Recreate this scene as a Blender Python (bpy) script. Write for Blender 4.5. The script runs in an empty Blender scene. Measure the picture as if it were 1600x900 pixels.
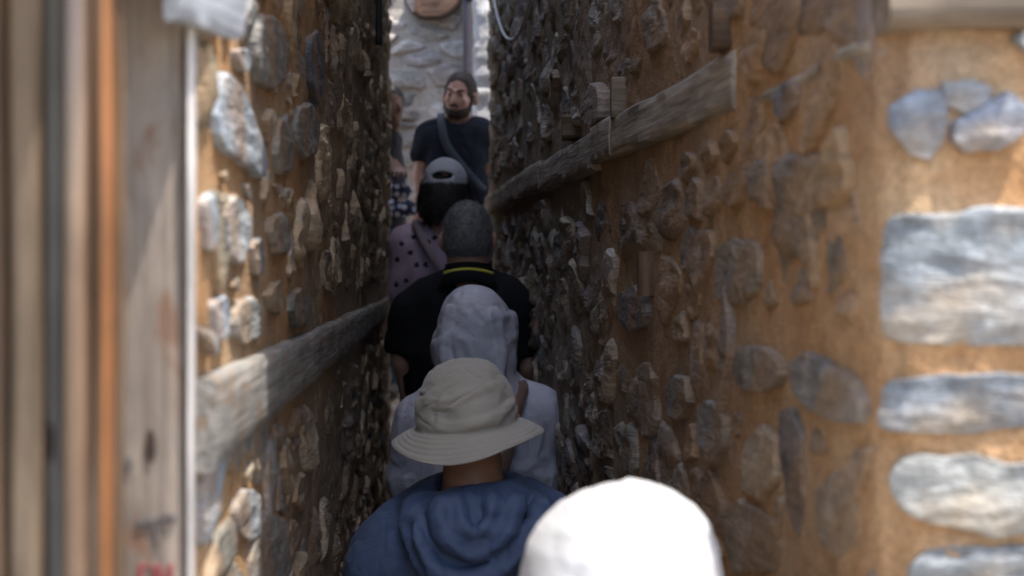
import bpy, math, random
import numpy as np
from mathutils import Vector, Matrix

# ------------------------------------------------------------------ camera, sky, sun, exposure
scene = bpy.context.scene
COL = scene.collection
CZ = 1.75            # eye height
FPX = 2400.0         # focal length in photograph pixels (1600 wide)
HOR = 418.0          # horizon row

cam_d = bpy.data.cameras.new('camera')
cam_d.sensor_width = 36.0
cam_d.lens = 36.0 * FPX / 1600.0
cam_d.shift_y = (HOR - 450.0) / 1600.0
cam_d.clip_start = 0.05
cam_d.clip_end = 2000
cam_d.dof.use_dof = True
cam_d.dof.focus_distance = 3.4
cam_d.dof.aperture_fstop = 4.3
cam_d.dof.aperture_blades = 0
cam = bpy.data.objects.new('camera', cam_d)
cam.location = (0, 0, CZ)
cam.rotation_euler = (math.radians(90), 0, 0)
COL.objects.link(cam)
scene.camera = cam

SUN_EL = math.radians(71)
SUN_AZ = math.radians(125)      # compass angle from +Y towards +X: the sun stands high behind the camera and to its right
world = bpy.data.worlds.new('World')
scene.world = world
world.use_nodes = True
wn = world.node_tree
sky = wn.nodes.new('ShaderNodeTexSky')
sky.sky_type = 'NISHITA'
sky.sun_disc = False
sky.sun_elevation = SUN_EL
sky.sun_rotation = SUN_AZ
sky.air_density = 1.0
sky.dust_density = 2.0
bg = wn.nodes['Background']
bg.inputs['Strength'].default_value = 0.15
wn.links.new(sky.outputs[0], bg.inputs['Color'])

sun_d = bpy.data.lights.new('sun', 'SUN')
sun_d.energy = 2.5
sun_d.angle = math.radians(0.5)
sun_d.color = (1.0, 0.94, 0.86)
sun = bpy.data.objects.new('sun', sun_d)
sv = Vector((math.sin(SUN_AZ) * math.cos(SUN_EL), math.cos(SUN_AZ) * math.cos(SUN_EL), math.sin(SUN_EL)))
sun.rotation_euler = sv.to_track_quat('Z', 'Y').to_euler()
sun.location = (0, 0, 12)
COL.objects.link(sun)

vs = scene.view_settings
vs.view_transform = 'Standard'
vs.look = 'None'
vs.gamma = 1.0
vs.use_curve_mapping = False
vs.exposure = 1.65
scene.cycles.max_bounces = 8
scene.cycles.diffuse_bounces = 5

rng = np.random.default_rng(7)
random.seed(7)

# ------------------------------------------------------------------ numeric helpers
def _hash(ix, iy, iz, seed):
    h = (ix.astype(np.uint32) * np.uint32(374761393) + iy.astype(np.uint32) * np.uint32(668265263)
         + iz.astype(np.uint32) * np.uint32(2147483647 - 58) + np.uint32((seed * 974634777 + 12345) & 0xffffffff))
    h = (h ^ (h >> np.uint32(13))) * np.uint32(1274126177)
    h = (h ^ (h >> np.uint32(16))) * np.uint32(2246822519)
    h = h ^ (h >> np.uint32(15))
    return h.astype(np.float32) * np.float32(2.0 / 4294967295.0) - np.float32(1.0)

def vnoise(p, seed=0):
    """value noise in -1..1 at points p (...,3)"""
    p = np.asarray(p, np.float32)
    f = np.floor(p)
    i = f.astype(np.int64)
    t = p - f
    t = t * t * t * (t * (t * 6 - 15) + 10)
    x, y, z = i[..., 0], i[..., 1], i[..., 2]
    u, v, w = t[..., 0], t[..., 1], t[..., 2]
    out = 0
    for dx in (0, 1):
        a = u if dx else 1 - u
        for dy in (0, 1):
            b = v if dy else 1 - v
            for dz in (0, 1):
                c = w if dz else 1 - w
                out = out + a * b * c * _hash(x + dx, y + dy, z + dz, seed)
    return out

def fbm(p, octaves=4, seed=0, gain=0.5):
    p = np.asarray(p, np.float32)
    s, a, f, tot = 0, 1.0, 1.0, 0
    for o in range(octaves):
        s = s + a * vnoise(p * f + 17.3 * o, seed + o)
        tot += a
        a *= gain
        f *= 2.03
    return s / tot

def sstep(a, b, x):
    t = np.clip((x - a) / (b - a), 0, 1)
    return t * t * (3 - 2 * t)

def mesh_np(name, verts, faces, smooth=True):
    """verts (N,3), faces: (M,k) array or list of such arrays"""
    if not isinstance(faces, (list, tuple)):
        faces = [faces]
    faces = [np.asarray(f, np.int32) for f in faces if len(f)]
    me = bpy.data.meshes.new(name)
    verts = np.asarray(verts, np.float32)
    me.vertices.add(len(verts))
    me.vertices.foreach_set('co', verts.ravel())
    nl = sum(f.size for f in faces)
    npoly = sum(len(f) for f in faces)
    me.loops.add(nl)
    me.polygons.add(npoly)
    me.loops.foreach_set('vertex_index', np.concatenate([f.ravel() for f in faces]))
    tot = np.concatenate([np.full(len(f), f.shape[1], np.int32) for f in faces])
    start = np.concatenate([[0], np.cumsum(tot)[:-1]]).astype(np.int32)
    me.polygons.foreach_set('loop_start', start)
    me.polygons.foreach_set('loop_total', tot)
    me.polygons.foreach_set('use_smooth', np.full(npoly, smooth))
    me.update(calc_edges=True)
    me.validate()
    return me

def vnormals(me):
    n = np.zeros(len(me.vertices) * 3, np.float32)
    me.vertex_normals.foreach_get('vector', n)
    return n.reshape(-1, 3)

def vcoords(me):
    n = np.zeros(len(me.vertices) * 3, np.float32)
    me.vertices.foreach_get('co', n)
    return n.reshape(-1, 3)

def set_color(me, cols):
    """per-vertex colour attribute 'tint' (own colour of each stone)"""
    a = me.color_attributes.new('tint', 'FLOAT_COLOR', 'POINT')
    c = np.ones((len(me.vertices), 4), np.float32)
    c[:, :3] = cols
    a.data.foreach_set('color', c.ravel())

def link(name, me, mat=None, parent=None, matrix=None):
    o = bpy.data.objects.new(name, me)
    COL.objects.link(o)
    if mat is not None and me is not None and len(me.materials) == 0:
        me.materials.append(mat)
    if matrix is not None:
        o.matrix_world = matrix
    if parent is not None:
        o.parent = parent
        o.matrix_parent_inverse = PINV[parent.name]
    return o

PINV = {}
def thing(name, label, cat, loc=(0, 0, 0), group=None):
    o = bpy.data.objects.new(name, None)
    o.empty_display_size = 0.1
    COL.objects.link(o)
    o.location = loc
    PINV[o.name] = Matrix.Translation(loc).inverted()
    o['label'] = label
    o['category'] = cat
    if group:
        o['group'] = group
    return o

def register(o):
    PINV[o.name] = o.matrix_world.inverted() if o.parent is None else PINV.get(o.name, Matrix())
    return o

def sub(o, parent_thing):
    """make a mesh built in world coordinates able to parent sub-parts"""
    PINV[o.name] = Matrix()
    return o

def tag(o, label=None, cat=None, group=None, kind=None):
    if label: o['label'] = label
    if cat: o['category'] = cat
    if group: o['group'] = group
    if kind: o['kind'] = kind
    return o

# ------------------------------------------------------------------ materials
def new_mat(name):
    m = bpy.data.materials.new(name)
    m.use_nodes = True
    nt = m.node_tree
    return m, nt, nt.nodes['Principled BSDF']

def N(nt, kind, **kw):
    n = nt.nodes.new(kind)
    for k, v in kw.items():
        if k.startswith('_'):
            setattr(n, k[1:], v)
        else:
            n.inputs[k].default_value = v
    return n

def coords(nt, scale=(1, 1, 1), kind='Object', rot=(0, 0, 0)):
    tc = nt.nodes.new('ShaderNodeTexCoord')
    mp = nt.nodes.new('ShaderNodeMapping')
    mp.inputs['Scale'].default_value = scale
    mp.inputs['Rotation'].default_value = rot
    nt.links.new(tc.outputs[kind], mp.inputs['Vector'])
    return mp.outputs[0]

def noise(nt, vec, scale, detail=4, rough=0.6, dist=0.0):
    n = N(nt, 'ShaderNodeTexNoise', Scale=scale, Detail=detail, Roughness=rough, Distortion=dist)
    nt.links.new(vec, n.inputs['Vector'])
    return n.outputs['Fac']

def ramp(nt, fac, stops):
    r = nt.nodes.new('ShaderNodeValToRGB')
    e = r.color_ramp.elements
    while len(e) > len(stops):
        e.remove(e[-1])
    while len(e) < len(stops):
        e.new(0.5)
    for el, (p, c) in zip(e, stops):
        el.position = p
        el.color = (*c, 1) if len(c) == 3 else c
    nt.links.new(fac, r.inputs[0])
    return r.outputs[0]

def g(v):
    return (v, v, v)

def mix(nt, fac, a, b, mode='MIX'):
    m = nt.nodes.new('ShaderNodeMix')
    m.data_type = 'RGBA'
    m.blend_type = mode
    for val, i in ((fac, 0), (a, 6), (b, 7)):
        if isinstance(val, (int, float)):
            m.inputs[i].default_value = val
        elif isinstance(val, tuple):
            m.inputs[i].default_value = (*val, 1)
        else:
            nt.links.new(val, m.inputs[i])
    return m.outputs[2]

def bump(nt, bsdf, height, strength=0.5, dist=0.01, prev=None):
    b = N(nt, 'ShaderNodeBump', Strength=strength, Distance=dist)
    nt.links.new(height, b.inputs['Height'])
    if prev is not None:
        nt.links.new(prev, b.inputs['Normal'])
    nt.links.new(b.outputs[0], bsdf.inputs['Normal'])
    return b.outputs[0]

def stone_material(name, stain=(0.36, 0.22, 0.11), stain_amt=0.5, strata=1.0, fine=1.0):
    m, nt, b = new_mat(name)
    at = nt.nodes.new('ShaderNodeAttribute')
    at.attribute_name = 'tint'
    tc = nt.nodes.new('ShaderNodeTexCoord')
    off = N(nt, 'ShaderNodeVectorMath', _operation='MULTIPLY_ADD')
    nt.links.new(at.outputs['Vector'], off.inputs[0])
    off.inputs[1].default_value = (37, 53, 71)
    nt.links.new(tc.outputs['Object'], off.inputs[2])
    vec = off.outputs[0]
    mp = N(nt, 'ShaderNodeMapping')
    mp.inputs['Scale'].default_value = (1, 1, 4.0)
    nt.links.new(vec, mp.inputs['Vector'])
    n1 = noise(nt, vec, 14, 4, 0.65)
    n2 = noise(nt, mp.outputs[0], 16, 4, 0.65, 0.6)
    n3 = noise(nt, tc.outputs['Object'], 7, 3, 0.6)
    n4 = noise(nt, vec, 90, 2, 0.7)
    v1 = ramp(nt, n1, [(0.28, g(0.58)), (0.5, g(0.95)), (0.72, g(1.30))])
    c = mix(nt, 1.0, at.outputs['Color'], v1, 'MULTIPLY')
    v2 = ramp(nt, n2, [(0.3, g(0.62)), (0.62, g(1.18))])
    c = mix(nt, 0.8, c, v2, 'MULTIPLY')
    st = ramp(nt, n3, [(0.46, g(0)), (0.62, g(stain_amt))])
    c = mix(nt, st, c, stain)
    sp = ramp(nt, n4, [(0.3, g(0.7)), (0.68, g(1.22))])
    c = mix(nt, 0.7, c, sp, 'MULTIPLY')
    nt.links.new(c, b.inputs['Base Color'])
    b.inputs['Roughness'].default_value = 0.82
    b.inputs['Specular IOR Level'].default_value = 0.3
    p = bump(nt, b, n2, 0.75 * strata, 0.014)
    p = bump(nt, b, n1, 0.5, 0.008, p)
    bump(nt, b, n4, 0.5 * fine, 0.003, p)
    return m

def clay_material(name, a, b_, c_, scale=1.0, dust=(0.30, 0.245, 0.185), inner=None):
    m, nt, b = new_mat(name)
    vec = coords(nt)
    n1 = noise(nt, vec, 5 * scale, 4, 0.6, 0.5)
    n2 = noise(nt, vec, 38 * scale, 4, 0.7)
    n3 = noise(nt, vec, 190 * scale, 2, 0.6)
    n4 = noise(nt, vec, 2.2 * scale, 3, 0.6)
    col = ramp(nt, n1, [(0.3, b_), (0.5, a), (0.7, c_)])
    gt = ramp(nt, n4, [(0.5, g(0)), (0.68, g(0.6))])
    col = mix(nt, gt, col, dust)
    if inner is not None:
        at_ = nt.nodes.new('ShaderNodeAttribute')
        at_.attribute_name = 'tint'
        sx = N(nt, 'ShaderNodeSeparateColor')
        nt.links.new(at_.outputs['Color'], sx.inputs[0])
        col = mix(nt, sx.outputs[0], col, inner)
    col = mix(nt, 0.75, col, ramp(nt, n2, [(0.3, g(0.74)), (0.66, g(1.14))]), 'MULTIPLY')
    col = mix(nt, 0.6, col, ramp(nt, n3, [(0.3, g(0.6)), (0.7, g(1.3))]), 'MULTIPLY')
    nt.links.new(col, b.inputs['Base Color'])
    b.inputs['Roughness'].default_value = 0.95
    b.inputs['Specular IOR Level'].default_value = 0.15
    p = bump(nt, b, n1, 0.4, 0.02)
    p = bump(nt, b, n2, 0.6, 0.012, p)
    bump(nt, b, n3, 0.9, 0.004, p)
    return m

def wood_material(name, dark, mid, light, gloss=0.7, spec=0.3, coat=0.0, scale=1.0, crack=0.5, stain=None):
    """grain runs along the object's own X axis"""
    m, nt, b = new_mat(name)
    vec = coords(nt, (1.2 * scale, 22 * scale, 22 * scale))
    vec2 = coords(nt, (2.5 * scale, 75 * scale, 75 * scale))
    blot = coords(nt, (3.0, 9, 9))
    n1 = noise(nt, vec, 2.0, 6, 0.6, 1.2)
    n2 = noise(nt, vec2, 2.0, 4, 0.6, 0.3)
    n3 = noise(nt, blot, 2.0, 5, 0.6, 0.5)
    col = ramp(nt, n1, [(0.28, dark), (0.48, mid), (0.72, light)])
    col = mix(nt, 0.7, col, ramp(nt, n2, [(0.33, g(0.5)), (0.55, g(1.1))]), 'MULTIPLY')
    col = mix(nt, 0.75, col, ramp(nt, n3, [(0.3, g(0.55)), (0.65, g(1.3))]), 'MULTIPLY')
    if stain:
        n4 = noise(nt, coords(nt, (4.0, 8, 8)), 3.1, 4, 0.6, 0.8)
        col = mix(nt, ramp(nt, n4, [(0.54, g(0)), (0.66, g(0.75))]), col, stain)
    nt.links.new(col, b.inputs['Base Color'])
    b.inputs['Roughness'].default_value = gloss
    b.inputs['Specular IOR Level'].default_value = spec
    b.inputs['Coat Weight'].default_value = coat
    b.inputs['Coat Roughness'].default_value = 0.06
    p = bump(nt, b, n2, crack, 0.004)
    bump(nt, b, n1, crack * 0.6, 0.006, p)
    return m

def cloth_material(name, col, var=0.18, rough=0.85, weave=900, sheen=0.15, spec=0.2, patt=None, wrinkle=0.0, wscale=18):
    m, nt, b = new_mat(name)
    vec = coords(nt)
    n1 = noise(nt, vec, 6, 4, 0.6)
    n2 = noise(nt, vec, weave, 2, 0.5)
    c = mix(nt, 1.0, col, ramp(nt, n1, [(0.3, g(1 - var)), (0.7, g(1 + var))]), 'MULTIPLY')
    c = mix(nt, 0.5, c, ramp(nt, n2, [(0.3, g(0.75)), (0.7, g(1.2))]), 'MULTIPLY')
    if patt:
        c = patt(nt, c)
    nt.links.new(c, b.inputs['Base Color'])
    b.inputs['Roughness'].default_value = rough
    b.inputs['Specular IOR Level'].default_value = spec
    b.inputs['Sheen Weight'].default_value = sheen
    p = bump(nt, b, n2, 0.25, 0.001)
    if wrinkle > 0:
        w = noise(nt, vec, wscale, 5, 0.55, 1.8)
        bump(nt, b, w, wrinkle, 0.012, p)
    return m

def plain(name, col, rough=0.6, spec=0.4, metal=0.0, nscale=60, var=0.2, bmp=0.2):
    m, nt, b = new_mat(name)
    vec = coords(nt)
    n = noise(nt, vec, nscale, 5, 0.65)
    c = mix(nt, 1.0, col, ramp(nt, n, [(0.3, g(1 - var)), (0.7, g(1 + var))]), 'MULTIPLY')
    nt.links.new(c, b.inputs['Base Color'])
    b.inputs['Roughness'].default_value = rough
    b.inputs['Specular IOR Level'].default_value = spec
    b.inputs['Metallic'].default_value = metal
    bump(nt, b, n, bmp, 0.003)
    return m

def skin_material(name, col):
    m, nt, b = new_mat(name)
    vec = coords(nt)
    n = noise(nt, vec, 25, 5, 0.6)
    c = mix(nt, 1.0, col, ramp(nt, n, [(0.3, (0.86, 0.8, 0.78)), (0.7, (1.12, 1.05, 1.02))]), 'MULTIPLY')
    nt.links.new(c, b.inputs['Base Color'])
    b.inputs['Roughness'].default_value = 0.45
    b.inputs['Specular IOR Level'].default_value = 0.4
    b.inputs['Subsurface Weight'].default_value = 0.12
    b.inputs['Subsurface Radius'].default_value = (0.012, 0.004, 0.002)
    b.inputs['Subsurface Scale'].default_value = 0.5
    n2 = noise(nt, vec, 260, 3, 0.6)
    bump(nt, b, n2, 0.12, 0.001)
    return m

def hair_material(name, a, b_, scale=(120, 120, 14)):
    m, nt, b = new_mat(name)
    vec = coords(nt, scale)
    n = noise(nt, vec, 1.0, 5, 0.7, 0.6)
    big = noise(nt, coords(nt), 55, 3, 0.6)
    c = ramp(nt, n, [(0.3, a), (0.68, b_)])
    c = mix(nt, 0.7, c, ramp(nt, big, [(0.3, g(0.55)), (0.7, g(1.4))]), 'MULTIPLY')
    nt.links.new(c, b.inputs['Base Color'])
    b.inputs['Roughness'].default_value = 0.5
    b.inputs['Specular IOR Level'].default_value = 0.35
    bump(nt, b, n, 0.6, 0.004)
    return m

M = {}
M['stone'] = stone_material('rubble stone', stain=(0.33, 0.20, 0.10), stain_amt=0.55)
M['stone_pale'] = stone_material('pale weathered stone', stain=(0.40, 0.30, 0.19), stain_amt=0.55, strata=0.8, fine=1.6)
M['stone_far'] = stone_material('street wall stone', stain=(0.55, 0.50, 0.44), stain_amt=0.3, strata=0.5)
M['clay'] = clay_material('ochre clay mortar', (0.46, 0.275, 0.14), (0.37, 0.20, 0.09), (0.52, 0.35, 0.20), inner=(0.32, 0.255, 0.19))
M['lime'] = clay_material('cream lime mortar', (0.58, 0.51, 0.43), (0.50, 0.42, 0.33), (0.62, 0.57, 0.50), dust=(0.46, 0.42, 0.37))
M['plaster'] = clay_material('pale plaster', (0.72, 0.72, 0.72), (0.62, 0.61, 0.60), (0.78, 0.78, 0.78), dust=(0.60, 0.59, 0.57))
M['earth'] = clay_material('trodden earth and stone', (0.33, 0.27, 0.20), (0.24, 0.18, 0.13), (0.42, 0.37, 0.30), 0.6)
M['beam_grey'] = wood_material('weathered grey timber', (0.137, 0.125, 0.112), (0.237, 0.225, 0.206), (0.312, 0.300, 0.281), 0.85, 0.2, stain=(0.225, 0.150, 0.087))
M['beam_tan'] = wood_material('dry tan timber', (0.234, 0.191, 0.140), (0.359, 0.304, 0.234), (0.437, 0.390, 0.320), 0.85, 0.2)
M['beam_old'] = wood_material('old brown timber', (0.12, 0.09, 0.065), (0.22, 0.175, 0.13), (0.30, 0.25, 0.20), 0.85, 0.2)
M['post'] = wood_material('bleached post wood', (0.172, 0.129, 0.098), (0.282, 0.231, 0.188), (0.344, 0.305, 0.270), 0.75, 0.3, scale=0.7, stain=(0.203, 0.109, 0.066))
M['edge'] = wood_material('lit post edge', (0.416, 0.384, 0.360), (0.544, 0.520, 0.496), (0.624, 0.608, 0.592), 0.6, 0.4)  # light on the post's edge put into a paler wood colour
M['varnish'] = wood_material('orange varnished wood', (0.184, 0.058, 0.017), (0.288, 0.109, 0.035), (0.334, 0.150, 0.052), 0.35, 0.5, coat=0.5, crack=0.15)
M['brown_gloss'] = wood_material('brown varnished moulding', (0.122, 0.069, 0.038), (0.194, 0.120, 0.074), (0.234, 0.153, 0.102), 0.22, 0.5, coat=1.0, crack=0.05)
M['tan_board'] = wood_material('tan door board', (0.120, 0.081, 0.048), (0.177, 0.128, 0.084), (0.209, 0.161, 0.113), 0.6, 0.35)
M['grey_board'] = wood_material('grey door board', (0.150, 0.143, 0.124), (0.225, 0.214, 0.188), (0.285, 0.270, 0.240), 0.7, 0.3)
M['dark_wood'] = wood_material('dark brown wood', (0.07, 0.04, 0.022), (0.13, 0.08, 0.045), (0.19, 0.12, 0.07), 0.6, 0.35)
M['joist'] = wood_material('pale blue grey joist', (0.24, 0.26, 0.29), (0.34, 0.365, 0.40), (0.43, 0.455, 0.49), 0.7, 0.3)

# ------------------------------------------------------------------ pixel rays used to read positions off the photograph
def at(px, py, d):
    return np.array([(px - 800.0) / FPX * d, d, CZ + (HOR - py) / FPX * d])

XL = lambda y: -0.2204 - 0.051 * y
XR = lambda y: 0.44 - 0.0725 * y
def yr(px): return 0.44 / ((px - 800.0) / FPX + 0.0725)
def yl(px): return 0.2204 / ((800.0 - px) / FPX - 0.051)

# ------------------------------------------------------------------ masonry
class Path:
    """a wall line in plan with rounded corners; s = length along it, normal points to the open side (left of travel * side)"""
    def __init__(self, pts, radius=0.03, side=1, n=400):
        pts = [np.array(p, float) for p in pts]
        out = [pts[0]]
        for a, b, c in zip(pts, pts[1:], pts[2:]):
            d1 = (a - b) / np.linalg.norm(a - b)
            d2 = (c - b) / np.linalg.norm(c - b)
            p, q = b + d1 * radius, b + d2 * radius
            for t in np.linspace(0, 1, 9):
                out.append((1 - t) ** 2 * p + 2 * t * (1 - t) * b + t * t * q)
        out.append(pts[-1])
        P = np.array(out)
        seg = np.linalg.norm(np.diff(P, axis=0), axis=1)
        s = np.concatenate([[0], np.cumsum(seg)])
        self.L = s[-1]
        self.s = np.sort(np.unique(np.concatenate([np.linspace(0, s[-1], n), s])))
        self.x = np.interp(self.s, s, P[:, 0])
        self.y = np.interp(self.s, s, P[:, 1])
        tx, ty = np.gradient(self.x, self.s), np.gradient(self.y, self.s)
        l = np.hypot(tx, ty)
        self.nx, self.ny = -ty / l * side, tx / l * side
    def __call__(self, s, v, w):
        x = np.interp(s, self.s, self.x) + np.interp(s, self.s, self.nx) * w
        y = np.interp(s, self.s, self.y) + np.interp(s, self.s, self.ny) * w
        return np.stack([x, y, np.broadcast_to(v, np.shape(x))], -1)
    def s_at(self, x, y):
        i = np.argmin((self.x - x) ** 2 + (self.y - y) ** 2)
        return self.s[i]

def poly_radial(poly, na):
    """star-shaped outline of polygon about its centroid: centre, r(theta)"""
    poly = np.array(poly, float)
    # resample the edge so that the centroid is that of the outline
    c = poly.mean(0)
    th = np.linspace(0, 2 * np.pi, na, endpoint=False)
    r = np.full(na, 1e-3)
    for i, t in enumerate(th):
        d = np.array([np.cos(t), np.sin(t)])
        best = 0
        for a, b in zip(poly, np.roll(poly, -1, 0)):
            e = b - a
            den = d[0] * e[1] - d[1] * e[0]
            if abs(den) < 1e-12: continue
            q = a - c
            tt = (q[0] * e[1] - q[1] * e[0]) / den
            uu = (q[0] * d[1] - q[1] * d[0]) / den
            if tt > 0 and -1e-9 <= uu <= 1 + 1e-9:
                best = max(best, tt)
        r[i] = best if best > 0 else r[i - 1]
    return c, r

def voronoi_cells(seeds, aspect, gap, na, p=14.0, k=14, cap=0.10):
    """cells about seeds (N,2) in (s,v); aspect stretches s. returns r (N,na) in real units as du,dv"""
    q = seeds / np.array([aspect, 1.0])
    d2 = ((q[:, None, :] - q[None, :, :]) ** 2).sum(-1)
    np.fill_diagonal(d2, 1e9)
    k = min(k, len(q) - 1)
    idx = np.argpartition(d2, k, axis=1)[:, :k]
    nb = q[idx] - q[:, None, :]
    dist = np.linalg.norm(nb, axis=-1)
    m = np.maximum(dist / 2 - gap[:, None], 0.006)
    dirn = nb / dist[..., None]
    th = np.linspace(0, 2 * np.pi, na, endpoint=False)
    dv = np.stack([np.cos(th), np.sin(th)], -1)
    cosv = np.maximum(np.einsum('nkc,ac->nka', dirn, dv), 0)
    r = ((cosv / m[..., None]) ** p).sum(1) ** (-1 / p)
    r = np.minimum(r, cap)
    off = r[..., None] * dv[None] * np.array([aspect, 1.0])
    return off     # (N,na,2)

def stone_meshes(path, cs, offs, heights, seed, T, rough=0.008, bed=-0.04, ledge=0.005, tilt=0.12, power=9.0, facet=0.5):
    """verts (N,V,3) and faces for stones all with the same topology"""
    n, na, _ = offs.shape
    r0 = np.random.default_rng(seed)
    T = np.asarray(T, float)
    rough = np.broadcast_to(np.asarray(rough, float), (n,))[:, None, None]
    nt_ = len(T)
    tl = r0.normal(0, 1, (n, 2)) * np.broadcast_to(np.asarray(tilt, float), (n,))[:, None]
    facet = np.broadcast_to(np.asarray(facet, float), (n,))[:, None, None]
    su = cs[:, None, None, 0] + T[None, :, None] * offs[:, None, :, 0]
    vv = cs[:, None, None, 1] + T[None, :, None] * offs[:, None, :, 1]
    prof = (1 - np.clip(T, 0, 1) ** power)
    prof = prof ** 0.45
    h = heights[:, None, None]
    w = bed + (h - bed) * prof[None, :, None] * np.ones((1, 1, na))
    du, dv_ = su - cs[:, None, None, 0], vv - cs[:, None, None, 1]
    face = tl[:, None, None, 0] * du + tl[:, None, None, 1] * dv_
    for _ in range(2):          # broken facets
        ang = r0.uniform(0, 2 * np.pi, n)[:, None, None]
        sl_ = r0.uniform(0.3, 1.3, n)[:, None, None] * facet
        face = np.minimum(face, r0.uniform(0.002, 0.018, n)[:, None, None] - sl_ * (np.cos(ang) * du * 0.6 + np.sin(ang) * dv_))
    w = w + np.maximum(face, -0.03) * prof[None, :, None]
    pn = np.stack([su * 9, w * 9 + np.arange(n)[:, None, None] * 3.7, vv * 16], -1)
    nz = fbm(pn * 1.6, 3, seed) * rough + (0.4 - np.abs(fbm(pn * 3.4 + 5.0, 2, seed + 2)) * 1.6) * rough * 0.55
    nz = nz + fbm(np.stack([su * 60, w * 60 + np.arange(n)[:, None, None] * 3.7, vv * 85], -1), 2, seed + 3) * rough * 0.35
    lz = vnoise(np.stack([su * 5, np.broadcast_to(np.arange(n)[:, None, None] * 1.3, su.shape), vv * 75], -1), seed + 5) * ledge
    w = w + (nz + lz) * prof[None, :, None]
    jit = fbm(np.stack([su * 30, vv * 30, w * 30], -1), 2, seed + 9)
    vv2 = vv + jit * 0.003
    P = path(su, vv2, w)
    centre = P[:, -1:, :, :].mean(axis=2)      # innermost ring -> centre vertex
    V = np.concatenate([P.reshape(n, nt_ * na, 3), centre.reshape(n, 1, 3)], 1)
    a = np.arange(na)
    b = (a + 1) % na
    quads = []
    for t in range(nt_ - 1):
        quads.append(np.stack([t * na + a, t * na + b, (t + 1) * na + b, (t + 1) * na + a], -1))
    quads = np.concatenate(quads)
    tris = np.stack([(nt_ - 1) * na + a, (nt_ - 1) * na + b, np.full(na, nt_ * na)], -1)
    return V, quads, tris

def proj(P):
    y = np.maximum(P[..., 1], 0.05)
    return 800 + FPX * P[..., 0] / y, HOR - FPX * (P[..., 2] - CZ) / y

def shown_area(V):
    x, y = proj(V)
    x = np.clip(x, 0, 1600); y = np.clip(y, 0, 900)
    return (x.max(1) - x.min(1)) * (y.max(1) - y.min(1))

def emit_stones(parent, V, quads, tris, cols, mats, n_single, flip=False, base=0.0):
    """the stones that show largest become objects, the rest one part of kind stuff"""
    if flip:
        quads, tris = quads[:, ::-1], tris[:, ::-1]
    area = shown_area(V)
    order = np.argsort(-area)
    nv = V.shape[1]
    single = [i for i in order[:n_single] if area[i] > 25]
    ss = set(int(i) for i in single)
    for i in single:
        c = V[i].mean(0)
        me = mesh_np('stone', V[i] - c, [quads, tris])
        me.set_sharp_from_angle(angle=math.radians(38))
        set_color(me, np.tile(cols[i], (nv, 1)))
        link('stone', me, mats[i] if isinstance(mats, list) else mats, parent, Matrix.Translation(c))
    rest = [i for i in range(len(V)) if i not in ss]
    if rest:
        R = V[rest]
        k = len(rest)
        offs = (np.arange(k) * nv)[:, None, None]
        me = mesh_np('small_stones', R.reshape(-1, 3), [(quads[None] + offs).reshape(-1, 4), (tris[None] + offs).reshape(-1, 3)])
        me.set_sharp_from_angle(angle=math.radians(38))
        set_color(me, np.repeat(cols[rest], nv, 0))
        o = link('small_stones', me, mats if not isinstance(mats, list) else M['stone'], parent)
        o['kind'] = 'stuff'
    return len(single)

def mortar_sheet(parent, path, sgrid, vlo, vhi, nv, level, mat, flip=False, name='mortar', seed=3, amp=0.009, fine_amp=0.005):
    S = np.asarray(sgrid)[:, None]
    lo = np.broadcast_to(vlo, S.shape[:1])[:, None]
    hi = np.broadcast_to(vhi, S.shape[:1])[:, None]
    Vv = lo + (hi - lo) * np.linspace(0, 1, nv)[None]
    S = np.broadcast_to(S, Vv.shape)
    w = level(S, Vv)
    P0 = path(S, Vv, w * 0)
    calm = np.where(P0[..., 1] < 1.425, 1.0, 0.25 + 0.75 * sstep(1.7, 3.4, P0[..., 1]))
    w = w + fbm(P0 * np.array([7, 7, 9]), 4, seed) * amp * calm + calm * fbm(P0 * np.array([30, 30, 45]), 3, seed + 7) * fine_amp
    P = path(S, Vv, w)
    ns = S.shape[0]
    i = np.arange(ns * nv).reshape(ns, nv)
    q = np.stack([i[:-1, :-1], i[1:, :-1], i[1:, 1:], i[:-1, 1:]], -1).reshape(-1, 4)
    if flip:
        q = q[:, ::-1]
    me = mesh_np(name, P.reshape(-1, 3), q)
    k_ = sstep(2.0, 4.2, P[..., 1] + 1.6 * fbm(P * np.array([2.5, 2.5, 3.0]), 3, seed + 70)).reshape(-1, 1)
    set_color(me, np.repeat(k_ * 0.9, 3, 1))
    return link(name, me, mat, parent)

def wall_seeds(s0, s1, v0, v1, su, sv_, r0, keep=None):
    out = []
    v = v0
    while v < v1:
        hrow = sv_ * r0.uniform(0.65, 1.45)
        s = s0 + r0.uniform(0, su)
        while s < s1:
            wd = su * r0.uniform(0.45, 1.7)
            out.append((s + wd / 2 + r0.normal(0, su * 0.06), v + hrow / 2 + r0.normal(0, hrow * 0.2)))
            s += wd
        v += hrow
    out = np.array(out)
    return out if keep is None else out[keep(out)]

def palette(n, r0, base, spread=0.12):
    base = np.array(base)
    c = base[r0.integers(0, len(base), n)]
    c = c * np.exp(r0.normal(0, spread, (n, 1))) * (1 + r0.normal(0, 0.012, (n, 3)))
    return np.clip(c, 0.02, 0.8)

GREYS = [(0.33, 0.30, 0.26), (0.40, 0.36, 0.31), (0.27, 0.25, 0.23), (0.46, 0.42, 0.355), (0.33, 0.275, 0.21), (0.22, 0.20, 0.185), (0.40, 0.34, 0.255)]

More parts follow.
